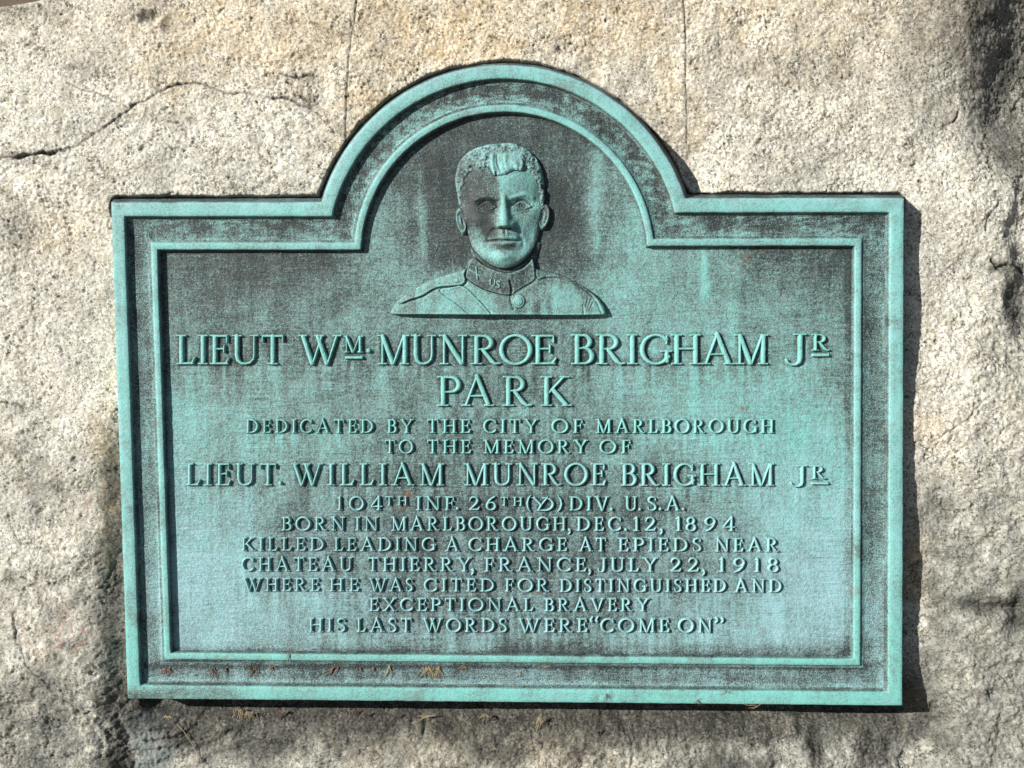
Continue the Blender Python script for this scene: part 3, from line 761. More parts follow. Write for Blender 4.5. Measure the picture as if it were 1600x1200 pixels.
# cheeks, mouth, chin
face += 2.6 * gs(U, V, 745, 344, 15, 11) + 2.6 * gs(U, V, 829, 342, 12, 11) - 2.2 * gs(U, V, 752, 378, 10, 14) - 2.0 * gs(U, V, 827, 374, 9, 14)
face += 3.8 * gs(U, V, 787, 375, 21, 14)
face -= 1.6 * ridge([(775, 357), (768, 364), (761, 374), (758, 384)], 3.2) + 1.6 * ridge([(806, 357), (811, 364), (816, 375), (817, 385)], 3.2)
lipw = ss(26, 20, np.abs(U - 786.5))
face += 1.6 * lipw * np.exp(-((V - 371.8 - 0.002 * (U - 787) ** 2) / 2.6) ** 2) + 2.7 * ss(22, 12, np.abs(U - 786.5)) * np.exp(-((V - 382.2 + 0.004 * (U - 787) ** 2) / 3.6) ** 2)
face -= 2.6 * ss(27, 22, np.abs(U - 786.5)) * np.exp(-((V - 376.6 - 0.0012 * (U - 787) ** 2) / 1.25) ** 2)
face -= 1.2 * gs(U, V, 789, 364.5, 2.2, 4.5); face += 0.8 * gs(U, V, 785, 365, 2, 5) + 0.8 * gs(U, V, 793, 365, 2, 5)
face -= 2.0 * gs(U, V, 787, 391.5, 17, 3.6) + 1.4 * gs(U, V, 761.5, 377, 3, 3) + 1.4 * gs(U, V, 812, 377, 3, 3)
face += 3.8 * gs(U, V, 788, 404.5, 14, 8)
face -= 1.5 * gs(U, V, 768, 396, 9, 6) + 1.0 * gs(U, V, 812, 394, 8, 7)
face += 0.25 * fbm(U, V, 9, 3, 71) * (s_head > 0)
# ears
def ear(cx, cy, rx, ry, tilt, flip):
    du, dv = U - cx, V - cy
    c, s_ = math.cos(tilt), math.sin(tilt)
    a = du * c - dv * s_; b = du * s_ + dv * c
    a = a / np.where(b > 0, rx * (1 - 0.25 * np.clip(b / ry, 0, 1)), rx)
    r = (np.abs(a) ** 2.3 + np.abs(b / ry) ** 2.3) ** (1 / 2.3)
    h = 7.5 * np.sqrt(np.clip(1 - r ** 3, 0, 1)) + 2.6 * np.exp(-((r - 0.8) / 0.16) ** 2) - 2.4 * gs(a, b / ry, flip * 0.15, -0.1, 0.36, 0.5) + 1.8 * gs(a, b / ry, -flip * 0.1, 0.0, 0.18, 0.35)
    return np.where(r < 1.0, h, -5)
earh = np.maximum(ear(721, 345, 8.6, 21.5, 0.17, 1), ear(849.5, 338.5, 9.6, 21, -0.15, -1))
# neck
neck_poly = spline([(738, 385), (741, 404), (752, 420), (775, 432), (797, 436), (815, 431), (833, 415), (839, 400), (842, 375), (790, 370)], 4, True)
s_neck = sdf_poly(U, V, neck_poly)
neck = np.where(s_neck > 0, 2.5 + 5.5 * dome(s_neck, 16), -5)
head = np.where(s_head > 0, np.maximum(face, earh), np.maximum(earh, neck - 2.5))
# hair: everything above the hairline
hair_poly = spline([(709, 330), (704, 300), (704, 262), (720, 236), (750, 217), (793, 212), (830, 224), (856, 255), (860, 300), (856, 330), (846, 322), (843, 300), (839.5, 286), (832, 274), (823, 264), (815, 268.5), (803, 268), (790, 274.5), (779, 277),
                    (776, 273), (773.5, 277), (768.5, 270), (764, 263), (752, 264.5), (740, 267), (731, 274), (725.5, 286), (721, 302), (719.5, 318)], 4, True)
s_hair = sdf_poly(U, V, hair_poly)
ang = np.arctan2(V - 300, U - 787)
curl = fbm(U, V, 11, 3, 72)
fringe = ss(762, 772, U) * ss(826, 815, U) * ss(234, 244, V) * ss(279, 274, V)
lock = 1.3 * fbm(U - 0.10 * (V - 250) - 5 * fbm(U, V, 30, 2, 73), V * 0.12, 6.5, 2, 78) + 0.35 * fbm(U, V, 6, 2, 79)
hairh = 2.0 * ss(-0.5, 4.0, s_hair) + (2.9 * curl + 1.7 * fbm(U, V, 5, 2, 74)) * (1 - fringe) + fringe * (1.9 + 1.1 * lock + 1.8 * gs(U, V, 795, 262, 30, 10))
hairh += 1.8 * ridge([(770, 244), (769, 256), (772, 268), (774, 275)], 3.0) - 1.6 * ridge([(777, 243), (778, 258), (783, 270)], 1.5) - 1.2 * ridge([(815, 246), (820, 256), (817, 266)], 1.4)
hairh -= 0.9 * ridge([(765, 247), (775, 240), (800, 238), (820, 244)], 2.0)
is_hair = (s_hair > 0) & (s_head > 0) & (face >= earh)
face = np.where(is_hair, face - 0.6 + hairh, face)
head = np.where(is_hair, np.maximum(face, 1.0), head)

# coat, collar and its pieces
coat_poly = spline([(608, 490), (612, 480), (622, 468), (638, 456), (668, 438.5), (700, 427.5), (727, 419)], 4)[:-1] + spline([(727, 419), (740, 403), (790, 440), (833, 408), (838, 419), (868, 426), (888, 434), (917, 450), (935, 465), (945, 480), (949.5, 492.5)], 4) + [(900, 493.5), (800, 493), (700, 492.5), (615, 492)]
s_coat = sdf_poly(U, V, coat_poly)
up = sdf_poly(U, V, [(p[0], p[1] if p[1] < 488 else p[1] + 60) for p in coat_poly])
coat = 2.6 + 4.0 * dome(up, 5) + 5.5 * dome(up, 42) + 2.0 * gs(U, V, 790, 470, 70, 40)
coat = np.where(s_coat > 0, coat * ss(-0.2, 1.6, s_coat), -5)
coat += 0.28 * fbm(U, V, 12, 3, 75) + 1.0 * fbm(U, V * 1.4, 48, 2, 87) + 0.9 * np.sin((U * 0.6 + V) / 9.0) * gs(U, V, 870, 462, 40, 22) * 0.5
# shoulder straps
strapL = spline([(626, 474), (640, 469), (659, 463), (676, 453), (690, 448.5), (722, 445.5), (728, 437), (726, 430), (726, 410), (660, 430), (618, 462)], 4, True)
s_sl = sdf_poly(U, V, strapL)
strapR = spline([(842, 436), (852, 433.5), (873, 433), (884, 436), (905, 446), (922, 459), (934, 474), (942, 490), (960, 490), (955, 462), (910, 425), (850, 412), (838, 424)], 4, True)
s_sr = sdf_poly(U, V, strapR)
beltp = spline([(688, 454.5), (706, 449), (724, 447.5), (745, 466), (768, 492), (769, 500), (742, 500), (735, 492), (712, 473)], 4, True)
s_b = sdf_poly(U, V, beltp)
collar_poly = spline([(728, 424), (733, 411), (741, 402.5), (752, 411), (767, 419.5), (785, 425.5), (797, 426.5), (815, 420), (826, 411), (832.5, 404), (836, 420), (836.5, 437), (822, 447), (806, 457), (798.5, 462), (777, 459.5), (753, 451.5), (736, 441.5), (727.5, 434)], 4, True)
s_c = sdf_poly(U, V, collar_poly)
coll = 6.0 + 3.8 * dome(s_c, 5) + 3.2 * ss(742, 790, U) * ss(836, 805, U)
coll += 0.9 * np.exp(-((s_c - 2.0) / 1.4) ** 2) - 3.2 * ridge([(797, 440), (799, 448), (799.5, 456), (798, 463)], 1.9) - 2.0 * ss(799, 801, U) * ss(460, 430, V) * 0.6
coll += 0.35 * fbm(U, V, 5, 3, 76)
# buckle-like button and the overlap of the coat front
s_bt = 1 - np.hypot((U - 811) / 9.0, (V - 471) / 10.5)
btn = np.where(s_bt > 0, 2.6 * np.sqrt(np.clip(s_bt * 2, 0, 1)) - 0.7 * np.exp(-((s_bt - 0.28) / 0.1) ** 2), -9)
s_bl = 1 - np.hypot((U - 713.5) / 4.6, (V - 438.5) / 3.6)
btn2 = np.where(s_bl > 0, 1.5 * np.sqrt(np.clip(s_bl * 2, 0, 1)), -9)
cz = coat.copy()
cz -= 1.5 * ridge([(798, 462), (798, 472), (803, 484)], 1.7) - 0.8 * ridge([(802, 461), (802, 472), (807, 484)], 2.2)
cz -= 0.7 * ridge([(822, 474), (829, 471)], 1.0) + 0.7 * ridge([(820, 468), (829, 477)], 1.0)
cz -= 1.1 * ridge([(911, 476), (912, 492)], 1.2) + 1.0 * ridge([(919, 466), (915, 480)], 1.0) + 1.0 * ridge([(923, 468), (918, 482)], 1.0) + 0.9 * ridge([(927, 472), (921, 484)], 1.0)
cz -= 0.8 * ridge([(829, 453), (850, 470)], 1.1)
cz -= 1.4 * np.exp(-((s_b + 0.9) / 1.1) ** 2) * (s_coat > 0)
cz -= 1.6 * np.exp(-((s_sl + 1.2) / 1.6) ** 2) + 1.0 * np.exp(-((s_sr + 1.0) / 1.4) ** 2)
cz -= 1.3 * np.exp(-((s_c + 1.2) / 1.4) ** 2)
part = np.zeros(U.shape, int)            # 0 none 1 head 2 hair 3 coat 4 collar 5 strap L 6 strap R 7 cross belt 8 button 9 small button 10 badge
Hh = np.full(U.shape, -5.0)
Hh = np.where(s_coat > -0.6, cz, Hh); part[s_coat > -0.6] = 3
def lay(mask, h, k):
    global Hh, part
    Hh = np.where(mask, h, Hh); part[mask] = k
inco = s_coat > -0.3
lay(inco & (s_b > 0), coat + 0.9 * ss(0, 1.6, s_b) - 0.6 * np.exp(-((s_b - 4.0) / 1.0) ** 2), 7)
lay(inco & (s_sl > 0), coat + 1.9 * ss(0, 1.6, s_sl) + 0.4 * np.exp(-((s_sl - 2) / 1.3) ** 2), 5)
lay(inco & (s_sr > 0), coat + 1.1 * ss(0, 1.6, s_sr) + 0.3 * np.exp(-((s_sr - 2) / 1.3) ** 2), 6)
lay((s_c > 0), coll, 4)
lay((s_bt > 0), coat + 0.6 + btn, 8)
lay((s_bl > 0), coat + 1.9 + btn2, 9)
# letters and crossed pin on the collar
def stroke_mask(pts, w): return line_dist(U, V, pts)
bd = np.minimum(stroke_mask(spline([(767, 437), (766.5, 443), (769, 446.5), (772.5, 446), (773.5, 442), (773.5, 438)]), 1), stroke_mask(spline([(781.5, 440.5), (778, 439.5), (776.5, 441.5), (779, 444.5), (781, 447), (779, 449.5), (775.5, 448.5)]), 1))
bd2 = np.minimum(stroke_mask([(735, 422), (750, 431)], 1), stroke_mask([(744, 418), (746, 436)], 1))
bdm = np.minimum(bd, bd2)
lay((bdm < 1.5) & (s_c > 0), coll + 1.5 * ss(1.5, 0.4, bdm), 10)
hm = (head > -1) & ((head > Hh - 0.0) | (part == 0))
hm &= ~((part == 4) & (V > 402) & (s_head < 1))
# the chin overhangs the collar
Hh = np.where(hm, head, Hh); part[hm & ~is_hair] = 1; part[hm & is_hair] = 2
# bring everything onto the field
Zb = HF + np.clip(Hh, -2.5, None)
Zb = np.where(part == 0, HF - 2.5, Zb)
X, Y = plan(U, V, HF + 9)
# patina: brown on his right half of the face, pale on the other, dark collar; painted face shadows
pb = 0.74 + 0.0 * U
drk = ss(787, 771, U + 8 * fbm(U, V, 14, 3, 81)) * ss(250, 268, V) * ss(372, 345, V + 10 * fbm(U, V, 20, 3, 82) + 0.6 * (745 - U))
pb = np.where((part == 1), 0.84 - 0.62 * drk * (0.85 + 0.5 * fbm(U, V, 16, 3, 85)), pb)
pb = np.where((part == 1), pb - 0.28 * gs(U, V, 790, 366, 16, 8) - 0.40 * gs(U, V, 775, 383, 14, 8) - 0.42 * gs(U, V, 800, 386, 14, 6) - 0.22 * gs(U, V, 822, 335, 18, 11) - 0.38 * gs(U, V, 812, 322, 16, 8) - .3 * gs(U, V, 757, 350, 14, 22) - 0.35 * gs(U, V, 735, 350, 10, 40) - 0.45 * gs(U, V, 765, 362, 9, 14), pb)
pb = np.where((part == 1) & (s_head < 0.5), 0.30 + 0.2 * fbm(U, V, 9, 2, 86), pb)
pb = np.where(part == 2, 0.55 - 0.25 * ss(775, 725, U) * ss(232, 250, V) + 0.16 * fringe - 0.25 * ss(840, 850, U) + 0.15 * curl, pb)
pb = np.where((part == 4) | (part == 10), 0.26 + 0.12 * curl + 0.1 * ss(805, 835, U) + 0.3 * (part == 10), pb)
pb = np.where(np.isin(part, (3, 5, 6, 7, 8, 9)), 0.70 - 0.16 * ss(470, 440, V) - 0.22 * np.exp(-((up - 0.5) / 4) ** 2) - 0.3 * gs(U, V, 840, 482, 8, 16) - 0.12 * gs(U, V, 780, 470, 20, 20), pb)
pb = np.where((part == 1) & (s_head > 0), pb - 0.34 * np.exp(-(s_head / 6.0) ** 2) - 0.12 * gs(U, V, 787, 400, 40, 18) * (0.6 + 1.5 * fbm(U, V, 14, 3, 88)) - 0.35 * gs(U, V, 762, 322, 18, 9) - 0.12, pb)  # jaw edge and eye socket shadows painted into the tone
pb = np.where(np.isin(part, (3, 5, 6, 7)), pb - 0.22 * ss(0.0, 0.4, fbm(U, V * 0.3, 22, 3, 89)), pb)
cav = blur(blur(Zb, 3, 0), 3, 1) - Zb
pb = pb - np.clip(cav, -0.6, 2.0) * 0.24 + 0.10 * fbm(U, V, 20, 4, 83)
atb = {'pat_shade': pb, 'blue': 0.12 + 0.25 * (part == 2) + 0 * U, 'rust': 0 * U}
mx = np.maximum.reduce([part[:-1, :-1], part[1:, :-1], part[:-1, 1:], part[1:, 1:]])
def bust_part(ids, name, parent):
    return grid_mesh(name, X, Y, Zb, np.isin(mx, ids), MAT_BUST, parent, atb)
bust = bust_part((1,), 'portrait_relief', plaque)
bust['label'] = 'low relief portrait of a short haired young soldier in a high collared tunic'
bust_part((2,), 'hair', bust)
bust_part((3,), 'tunic', bust)
bust_part((4,), 'collar', bust)
bust_part((5,), 'shoulder_strap', bust)
bust_part((6,), 'shoulder_strap', bust)
bust_part((7,), 'cross_belt', bust)
bust_part((8,), 'button', bust)
bust_part((9,), 'button', bust)
bust_part((10,), 'collar_badge', bust)

# ----------------------------------------------------------------- the boulder
back = loop_at(0.0, 0.0)          # where the plaque's outline falls on the rock
def jit(w): return 5.5 if w > 0.9 else 1.2
CRACKS = [
    (spline([(-60, 254), (0, 246), (30, 242), (62, 241), (84, 238)]), 2.4, 7, 0.9),  # points, half width, depth, dirt
    (spline([(-60, 258), (0, 247), (45, 243), (75, 241), (110, 230), (140, 214), (172, 193), (200, 170), (232, 153), (265, 137), (290, 131), (315, 132), (345, 143), (385, 148), (430, 152), (470, 163), (486, 170), (500, 182)]), 1.5, 4.6, 0.68),
    (spline([(103, 131), (130, 139), (165, 151), (198, 168)]), 1.0, 1.8, 0.4),
    ([(558, 0), (553, 40), (546, 88), (543, 150), (541, 222)], 0.85, 2.6, 1.0),
    ([(1068, 0), (1071, 60), (1070, 120), (1073, 180), (1075, 245)], 0.85, 2.6, 1.0),
    (spline([(30, 955), (34, 985), (45, 1020), (62, 1045), (85, 1072), (108, 1095), (132, 1114)]), 1.6, 3.0, 0.25),
    (spline([(1560, 310), (1557, 325), (1545, 340), (1540, 358)]), 1.6, 4, 0.6),
    (spline([(1553, 405), (1562, 418), (1580, 416), (1610, 424)]), 2.5, 7, 0.8),
    (spline([(1390, 715), (1420, 705), (1445, 694), (1480, 672), (1500, 660), (1530, 632), (1562, 605)]), 1.3, 2.2, 0.12),
    (spline([(170, 900), (178, 885), (186, 862)]), 2.0, 5, 0.8),
    (spline([(20, 800), (40, 845), (62, 850), (90, 862)]), 1.5, 2.2, 0.2),
    (spline([(440, 118), (462, 123), (480, 118), (497, 123)]), 1.6, 3.5, 0.8),
    (spline([(470, 150), (490, 160), (500, 150)]), 1.4, 3, 0.7),
    (spline([(1060, 925), (1067, 935)]), 1, 2, .2),
    (spline([(0, 630), (25, 632), (48, 640)]), 1.6, 3.0, 0.4),
    (spline([(1480, 195), (1500, 184), (1506, 168)]), 1.5, 3.5, 0.5),
    (spline([(640, 1136), (662, 1128), (690, 1150), (712, 1165)]), 1.4, 4, .4),
]
def pits(U, V):
    """small chipped hollows and hairline breaks between the grains"""
    a = fbm(U + 4 * fbm(U, V, 14, 2, 151), V * 1.25, 17, 3, 152)
    line = np.exp(-(a / 0.035) ** 2) * ss(0.0, 0.35, fbm(U, V, 34, 3, 153))
    hole = ss(0.30, 0.55, fbm(U * 1.0 + 0.7 * V, V * 1.2 - 0.5 * U, 8.5, 3, 154)) * ss(-0.1, 0.35, fbm(U, V, 50, 3, 155))
    return np.clip(line + 0.7 * hole, 0, 1)
def rock_height(U, V):
    h = 5.0 * fbm(U, V, 420, 3, 101) + 3.2 * fbm(U, V, 120, 4, 102)
    # broken, flaky facets
    q1 = (fbm(U + 0.5 * V, V * 1.2 - 0.3 * U, 230, 2, 103, 0.4) + 0.10 * fbm(U, V, 26, 3, 162)) * 3.2
    fl = np.floor(q1); h += 4.0 * (fl + ss(0.0, 0.45, q1 - fl)) * (0.45 + 0.55 * ss(600, 1000, V) + 0.45 * ss(1430, 1560, U))
    h += 2.6 * fbm(U, V, 62, 2, 163)
    rid = 1 - np.abs(fbm(U, V, 46, 4, 104)) * 2; h += 0.9 * rid * ss(500, 900, V)
    rough = 0.36 + 0.35 * ss(-0.1, 0.5, fbm(U, V, 170, 3, 160)) + 0.75 * ss(1000, 1150, V) + 0.7 * ss(1440, 1580, U) + 0.1 * ss(240, 60, U) * ss(600, 900, V)
    h += rough * (2.6 * fbm(U, V, 30, 3, 105) + 1.8 * fbm(U, V, 8.5, 3, 106, 0.6))
    h += (0.75 + 0.7 * ss(-0.2, 0.4, fbm(U, V, 110, 3, 161))) * fbm(U, V, 3.6, 2, 107) - 2.8 * pits(U, V)
    # large forms
    h += 9 * ss(195, 120, U + 12 * fbm(U, V, 130, 3, 108)) * ss(560, 760, V)
    h -= 9 * gs(U, 0, 190, 0, 26, 1) * ss(620, 760, V)
    h -= 16 * ss(1020, 1150, V) * ss(150, 260, U) * ss(1520, 1380, U)
    h -= 6 * ss(150, 230, U) * ss(640, 1000, V) * ss(420, 250, U)
    h -= 3 * ss(1400, 1440, U) - 5 * ss(1440, 1520, U) * ss(520, 640, V)
    h -= 6 * ss(1400, 1420, U) * ss(880, 1080, V) * ss(1500, 1440, U)
    h += 12 * ss(1130, 1210, V + 14 * fbm(U, V, 120, 3, 109)) * ss(240, 330, U)
    h -= 44 * ss(1440, 1640, U + 0.22 * (V - 100) + 22 * fbm(U, V, 90, 3, 110)) * ss(300, 160, V)
    h -= 42 * ss(1500, 1680, U) * ss(420, 0, V)
    h -= 20 * ss(1575, 1620, U + 20 * fbm(U, V, 60, 3, 111)) * ss(250, 380, V) * ss(560, 480, V)
    h -= 8 * gs(U, V, 1592, 455, 18, 34) + 10 * gs(U, V, 1556, 950, 38, 10) + 8 * gs(U, V, 1590, 975, 20, 14) + 7 * gs(U, V, 1590, 945, 8, 22)
    h -= 9 * ss(1165, 1145, V - 0.12 * (U - 1500)) * gs(U, V, 1470, 1120, 26, 60)
    h -= 14 * gs(U, V, 235, 28, 18, 10) * ss(250, 236, V)
    h -= 7 * gs(U, V, 262, 38, 10, 9) + 4 * gs(U, V, 112, 108, 16, 5)
    h += 8 * gs(U, V, 306, 1190, 12, 16)
    h -= 8 * ss(0, 6, (V - 1128) - (U - 660) * 0.42) * ss(745, 720, U) * ss(655, 664, U) * ss(1165, 1140, V)
    for pts, w, dep, dirt in CRACKS:
        m = (U > min(p[0] for p in pts) - 30) & (U < max(p[0] for p in pts) + 30) & (V > min(p[1] for p in pts) - 30) & (V < max(p[1] for p in pts) + 30)
        if m.any():
            uu, vv = U[m] + jit(w) * fbm(U[m], V[m], 22, 4, 112, 0.6), V[m] + jit(w) * fbm(U[m], V[m], 22, 4, 113, 0.6)
            d = line_dist(uu, vv, pts)
            h[m] -= dep * np.exp(-(d / w) ** 2) * (0.75 + 1.0 * fbm(U[m], V[m], 30, 3, 114))
    return h

def axis(a, b, lo, hi, step, ngrow):
    mid = np.arange(a, b + step, step)
    g = np.cumsum(step * 1.0 * np.geomspace(1, 60, ngrow)); 
    l = a - g / g[-1] * (a - lo); r = mid[-1] + g / g[-1] * (hi - mid[-1])
    return np.concatenate([l[::-1], mid, r])
us = axis(-45, 1645, -900, 2500, 1.55, 50); vs = axis(-45, 1245, -160, 2300, 1.55, 50)
U, V = np.meshgrid(us, vs)
hr = rock_height(U, V)
sdp = -sdf_poly(U, V, back)            # positive outside the plaque
topw = ss(345, 318, V) 
hr = np.where(sdp < 14, np.minimum(hr, 3.2 + 0.5 * fbm(U, V, 8, 2, 120)) * ss(-2, 12, sdp) + hr * 0 * sdp + np.where(sdp < 14, 0, 0), hr) if False else hr
seat = ss(6, -6, sdp)
hr = hr * (1 - seat) + (-9.0) * seat
hr -= 22 * topw * np.exp(-((sdp - 10.5 - 2.6 * fbm(U, V, 22, 3, 121)) / 3.4) ** 4) + 12 * topw * ss(10, 6, sdp)
hr = np.where((sdp < 24) & (V > 330), np.minimum(hr, 9), hr)
hr -= 9 * gs(U, V, 1080, 265, 45, 60) * ss(1, 6, sdp)
hr -= 36 * np.exp(-(np.clip(sdp, 0, None) / 44) ** 4) * ss(1080, 1096, V + 0.0 * U) * ss(195, 240, U) + 9 * np.exp(-(np.clip(sdp, 0, None) / 16) ** 2) * ss(1395, 1410, U)
# the boulder rounds away outside the picture's middle
drop = 0
eu = np.maximum(0, np.maximum(-60 - U, U - 1620)); drop = drop + 330 * (1 - np.sqrt(np.clip(1 - (eu / 960) ** 2, 0, 1))) * 2.2
tl_corner = np.clip(13 - (U * 0.28 + V * 1.0) + 5 * fbm(U, V, 60, 3, 122), 0, None)
et = np.maximum(0, -38 - V + 0 * U) + 0
drop = drop + 3.2 * np.clip(et, 0, None) ** 1.25 + np.where(U < 240, 0.25 * tl_corner ** 1.9 + 2.0 * tl_corner, 0)
eb = np.maximum(0, V - 1500); drop = drop + 0.06 * eb
hr = hr - np.minimum(drop, 900)
X, Y = plan(U, V, 0.0)
# weathering marks, with shade of slopes and crevices painted in
nz = fbm(U, V, 60, 4, 131); nz2 = fbm(U, V, 24, 3, 132)
st = np.zeros(U.shape)
def blob(cu, cv, su, sv, k, nk=0.6):
    global st
    st = np.maximum(st, k * np.clip(gs(U, V, cu, cv, su, sv) * (1 + nk * nz + 0.4 * nz2) * 1.25, 0, 1))
st = np.maximum(st, 1.0 * ss(1186, 1128, V + 26 * nz) * ss(1040, 1090, V) * ss(170, 215, U) * ss(1470, 1400, U))  # stain band; its colour also blackens the plaque's cast shadow
st = np.maximum(st, 0.62 * ss(146, 182, U + 14 * nz) * ss(640, 700, V) * ss(260, 225, U) * (1 - 0.75 * ss(1105, 1130, V) * ss(185, 205, U)))  # brown stain, with shade of the turned-away slope painted in
for a in ((300, 1150, 60, 40, .8), (420, 1160, 90, 30, .6), (545, 1160, 40, 30, .6), (715, 1138, 38, 22, .95), (780, 1155, 60, 40, .6), (905, 1160, 60, 28, .5), (1100, 1140, 45, 26, .7), (1135, 1195, 60, 30, .5),
          (1275, 1150, 14, 50, .85), (1372, 1165, 30, 45, .9), (1440, 1140, 40, 40, .6), (1575, 40, 110, 110, .62), (1590, 170, 60, 100, .5), (1516, 112, 26, 50, .45), (1590, 230, 25, 40, .6), (1485, 12, 36, 36, .4),  # top right: shade of the receding slope painted along with the stain
          (1578, 418, 30, 10, .6), (1592, 470, 20, 44, .7), (1545, 940, 50, 16, .7), (1590, 955, 22, 40, .8), (1475, 1010, 40, 40, .4), (1460, 960, 22, 34, .45), (1440, 800, 22, 70, .3), (45, 1070, 50, 26, .65), (15, 1110, 40, 40, .6), (95, 1125, 30, 60, .5),
          (20, 1190, 60, 40, .5), (70, 745, 30, 25, .35), (20, 350, 26, 22, .4), (12, 245, 40, 12, .5), (130, 108, 22, 14, .55), (262, 36, 14, 14, .9), (252, 15, 20, 20, .35), (250, 110, 5, 6, .8), (40, 15, 60, 8, .5),
          (168, 450, 8, 14, .6), (240, 186, 60, 14, .3), (470, 122, 30, 8, .6), (488, 160, 14, 12, .6), (404, 220, 5, 6, .6), (700, 130, 90, 10, .3), (1130, 130, 40, 60, .22), (60, 640, 50, 8, .35), (1190, 180, 16, 10, .5), (1260, 110, 80, 30, .2)):
    k_ = a[4] if (a[1] > 1090 and a[0] > 200) or a[0] > 1500 else a[4] * 0.42
    blob(a[0], a[1], a[2], a[3], k_)
# darker along the upper joint of the plaque
st = np.maximum(st, 0.9 * ss(17, 6, sdp + 4 * nz) * topw)
for pts, w, dep, dirt in CRACKS:
    m = (U > min(p[0] for p in pts) - 20) & (U < max(p[0] for p in pts) + 20) & (V > min(p[1] for p in pts) - 20) & (V < max(p[1] for p in pts) + 20)
    uu, vv = U[m] + jit(w) * fbm(U[m], V[m], 22, 4, 112, 0.6), V[m] + jit(w) * fbm(U[m], V[m], 22, 4, 113, 0.6)
    st[m] = np.maximum(st[m], dirt * (1.0 + 1.0 * fbm(U[m], V[m], 30, 3, 114)) * np.exp(-(line_dist(uu, vv, pts) / (w * 1.15)) ** 2))
warm = np.zeros(U.shape)
for cu, cv, su, sv, k in ((600, 180, 70, 60, .8), (700, 60, 190, 90, .6), (420, 60, 200, 80, .4), (265, 90, 60, 70, .35), (560, 240, 30, 60, .7), (950, 40, 160, 90, .4), (1060, 150, 60, 120, .35), (100, 350, 70, 60, .25), (200, 560, 20, 110, .45), (170, 760, 14, 130, .6),
                         (1430, 900, 18, 60, .6), (700, 1170, 160, 40, .25), (1440, 670, 40, 30, .4), (1240, 60, 200, 120, .2), (160, 690, 20, 40, .6), (880, 1170, 120, 40, .3)):
    warm = np.maximum(warm, k * np.clip(gs(U, V, cu, cv, su, sv) * (1.2 + 0.9 * nz), 0, 1))
warm = np.clip(0.85 * warm + 0.10, 0, 1)
grey = np.clip((0.44 + 0.25 * nz + 0.45 * nz2 + 0.5 * fbm(U, V, 11, 3, 133)) * ss(600, 900, V + 110 * nz) + 0.30 * ss(980, 1110, V + 60 * nz) + 0.36 * ss(1400, 1500, U + 60 * nz) * ss(640, 900, V) + 0.25 * ss(1480, 1600, U) + 0.22 * ss(0.0, 0.5, nz), 0, 1)
rust = np.clip(0.9 * gs(U, V, 105, 990, 60, 50) + 0.9 * gs(U, V, 1418, 259, 6, 4) * 2 + 0.7 * gs(U, V, 140, 790, 30, 25) + .5 * gs(U, V, 155, 870, 10, 60) + 0.5 * gs(U, V, 1450, 655, 25, 5) + 1.2 * gs(U, V, 1445, 168, 7, 3)
               + 1.2 * gs(U, V, 1498, 172, 6, 10) + 0.35 * gs(U, V, 690, 60, 60, 50) + .6 * gs(U, V, 1575, 528, 6, 4) + .4 * gs(U, V, 870, 1175, 60, 20), 0, 1)
verd = np.clip(0.9 * ss(186, 214, U + 14 * nz2) * ss(274, 232, U + 22 * nz) * ss(1098, 1125, V) * (0.85 + 0.6 * nz2), 0, 1)
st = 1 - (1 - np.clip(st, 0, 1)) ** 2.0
attr = {'pit': np.clip(pits(U, V) * 0.75, 0, 1), 'stain_shade': st, 'warm': np.clip(warm + 0.14 * ss(140, 0, V), 0, 1), 'grey': grey, 'rust': rust, 'verd': verd}
# closed body: the worked face, and a back a good half metre behind it
r, c = U.shape
Vf = np.stack([X.ravel(), Y.ravel(), hr.ravel()], 1)
i, j = np.meshgrid(np.arange(r - 1), np.arange(c - 1), indexing='ij')
i = i.ravel(); j = j.ravel()
Q = np.stack([i * c + j, (i + 1) * c + j, (i + 1) * c + j + 1, i * c + j + 1], 1)
ring = np.concatenate([np.arange(c), c - 1 + c * np.arange(1, r), (r - 1) * c + np.arange(c - 2, -1, -1), c * np.arange(r - 2, 0, -1)])
n0 = len(Vf); m = len(ring)
rp = Vf[ring]; cen = np.array([X.mean(), Y.mean(), 0])
layers = [rp]
Vadd = []
for fz, k in ((-950, 1.0), (-1200, 0.9), (-1400, 0.6), (-1450, 0.02)):
    q = cen + (rp - cen) * k; q[:, 2] = np.minimum(fz, rp[:, 2] - 10) ; Vadd.append(q)
Qs = []
prev = ring
for L_ in range(len(Vadd)):
    curi = n0 + L_ * m + np.arange(m)
    a = prev; b = np.roll(prev, -1); d = curi; e = np.roll(curi, -1)
    Qs.append(np.stack([a, b, e, d], 1)); prev = curi
Vall = np.concatenate([Vf] + Vadd) * S
pad = m * len(Vadd)
boulder = build('granite_boulder', Vall, np.concatenate([Q] + Qs), MAT_ROCK, None, {k: np.concatenate([a.ravel(), np.zeros(pad)]) for k, a in attr.items()})
boulder.matrix_world = LOC2W
boulder['label'] = 'rough pale granite boulder with cracks and dark stains, carrying the green bronze plaque'
boulder['category'] = 'boulder'

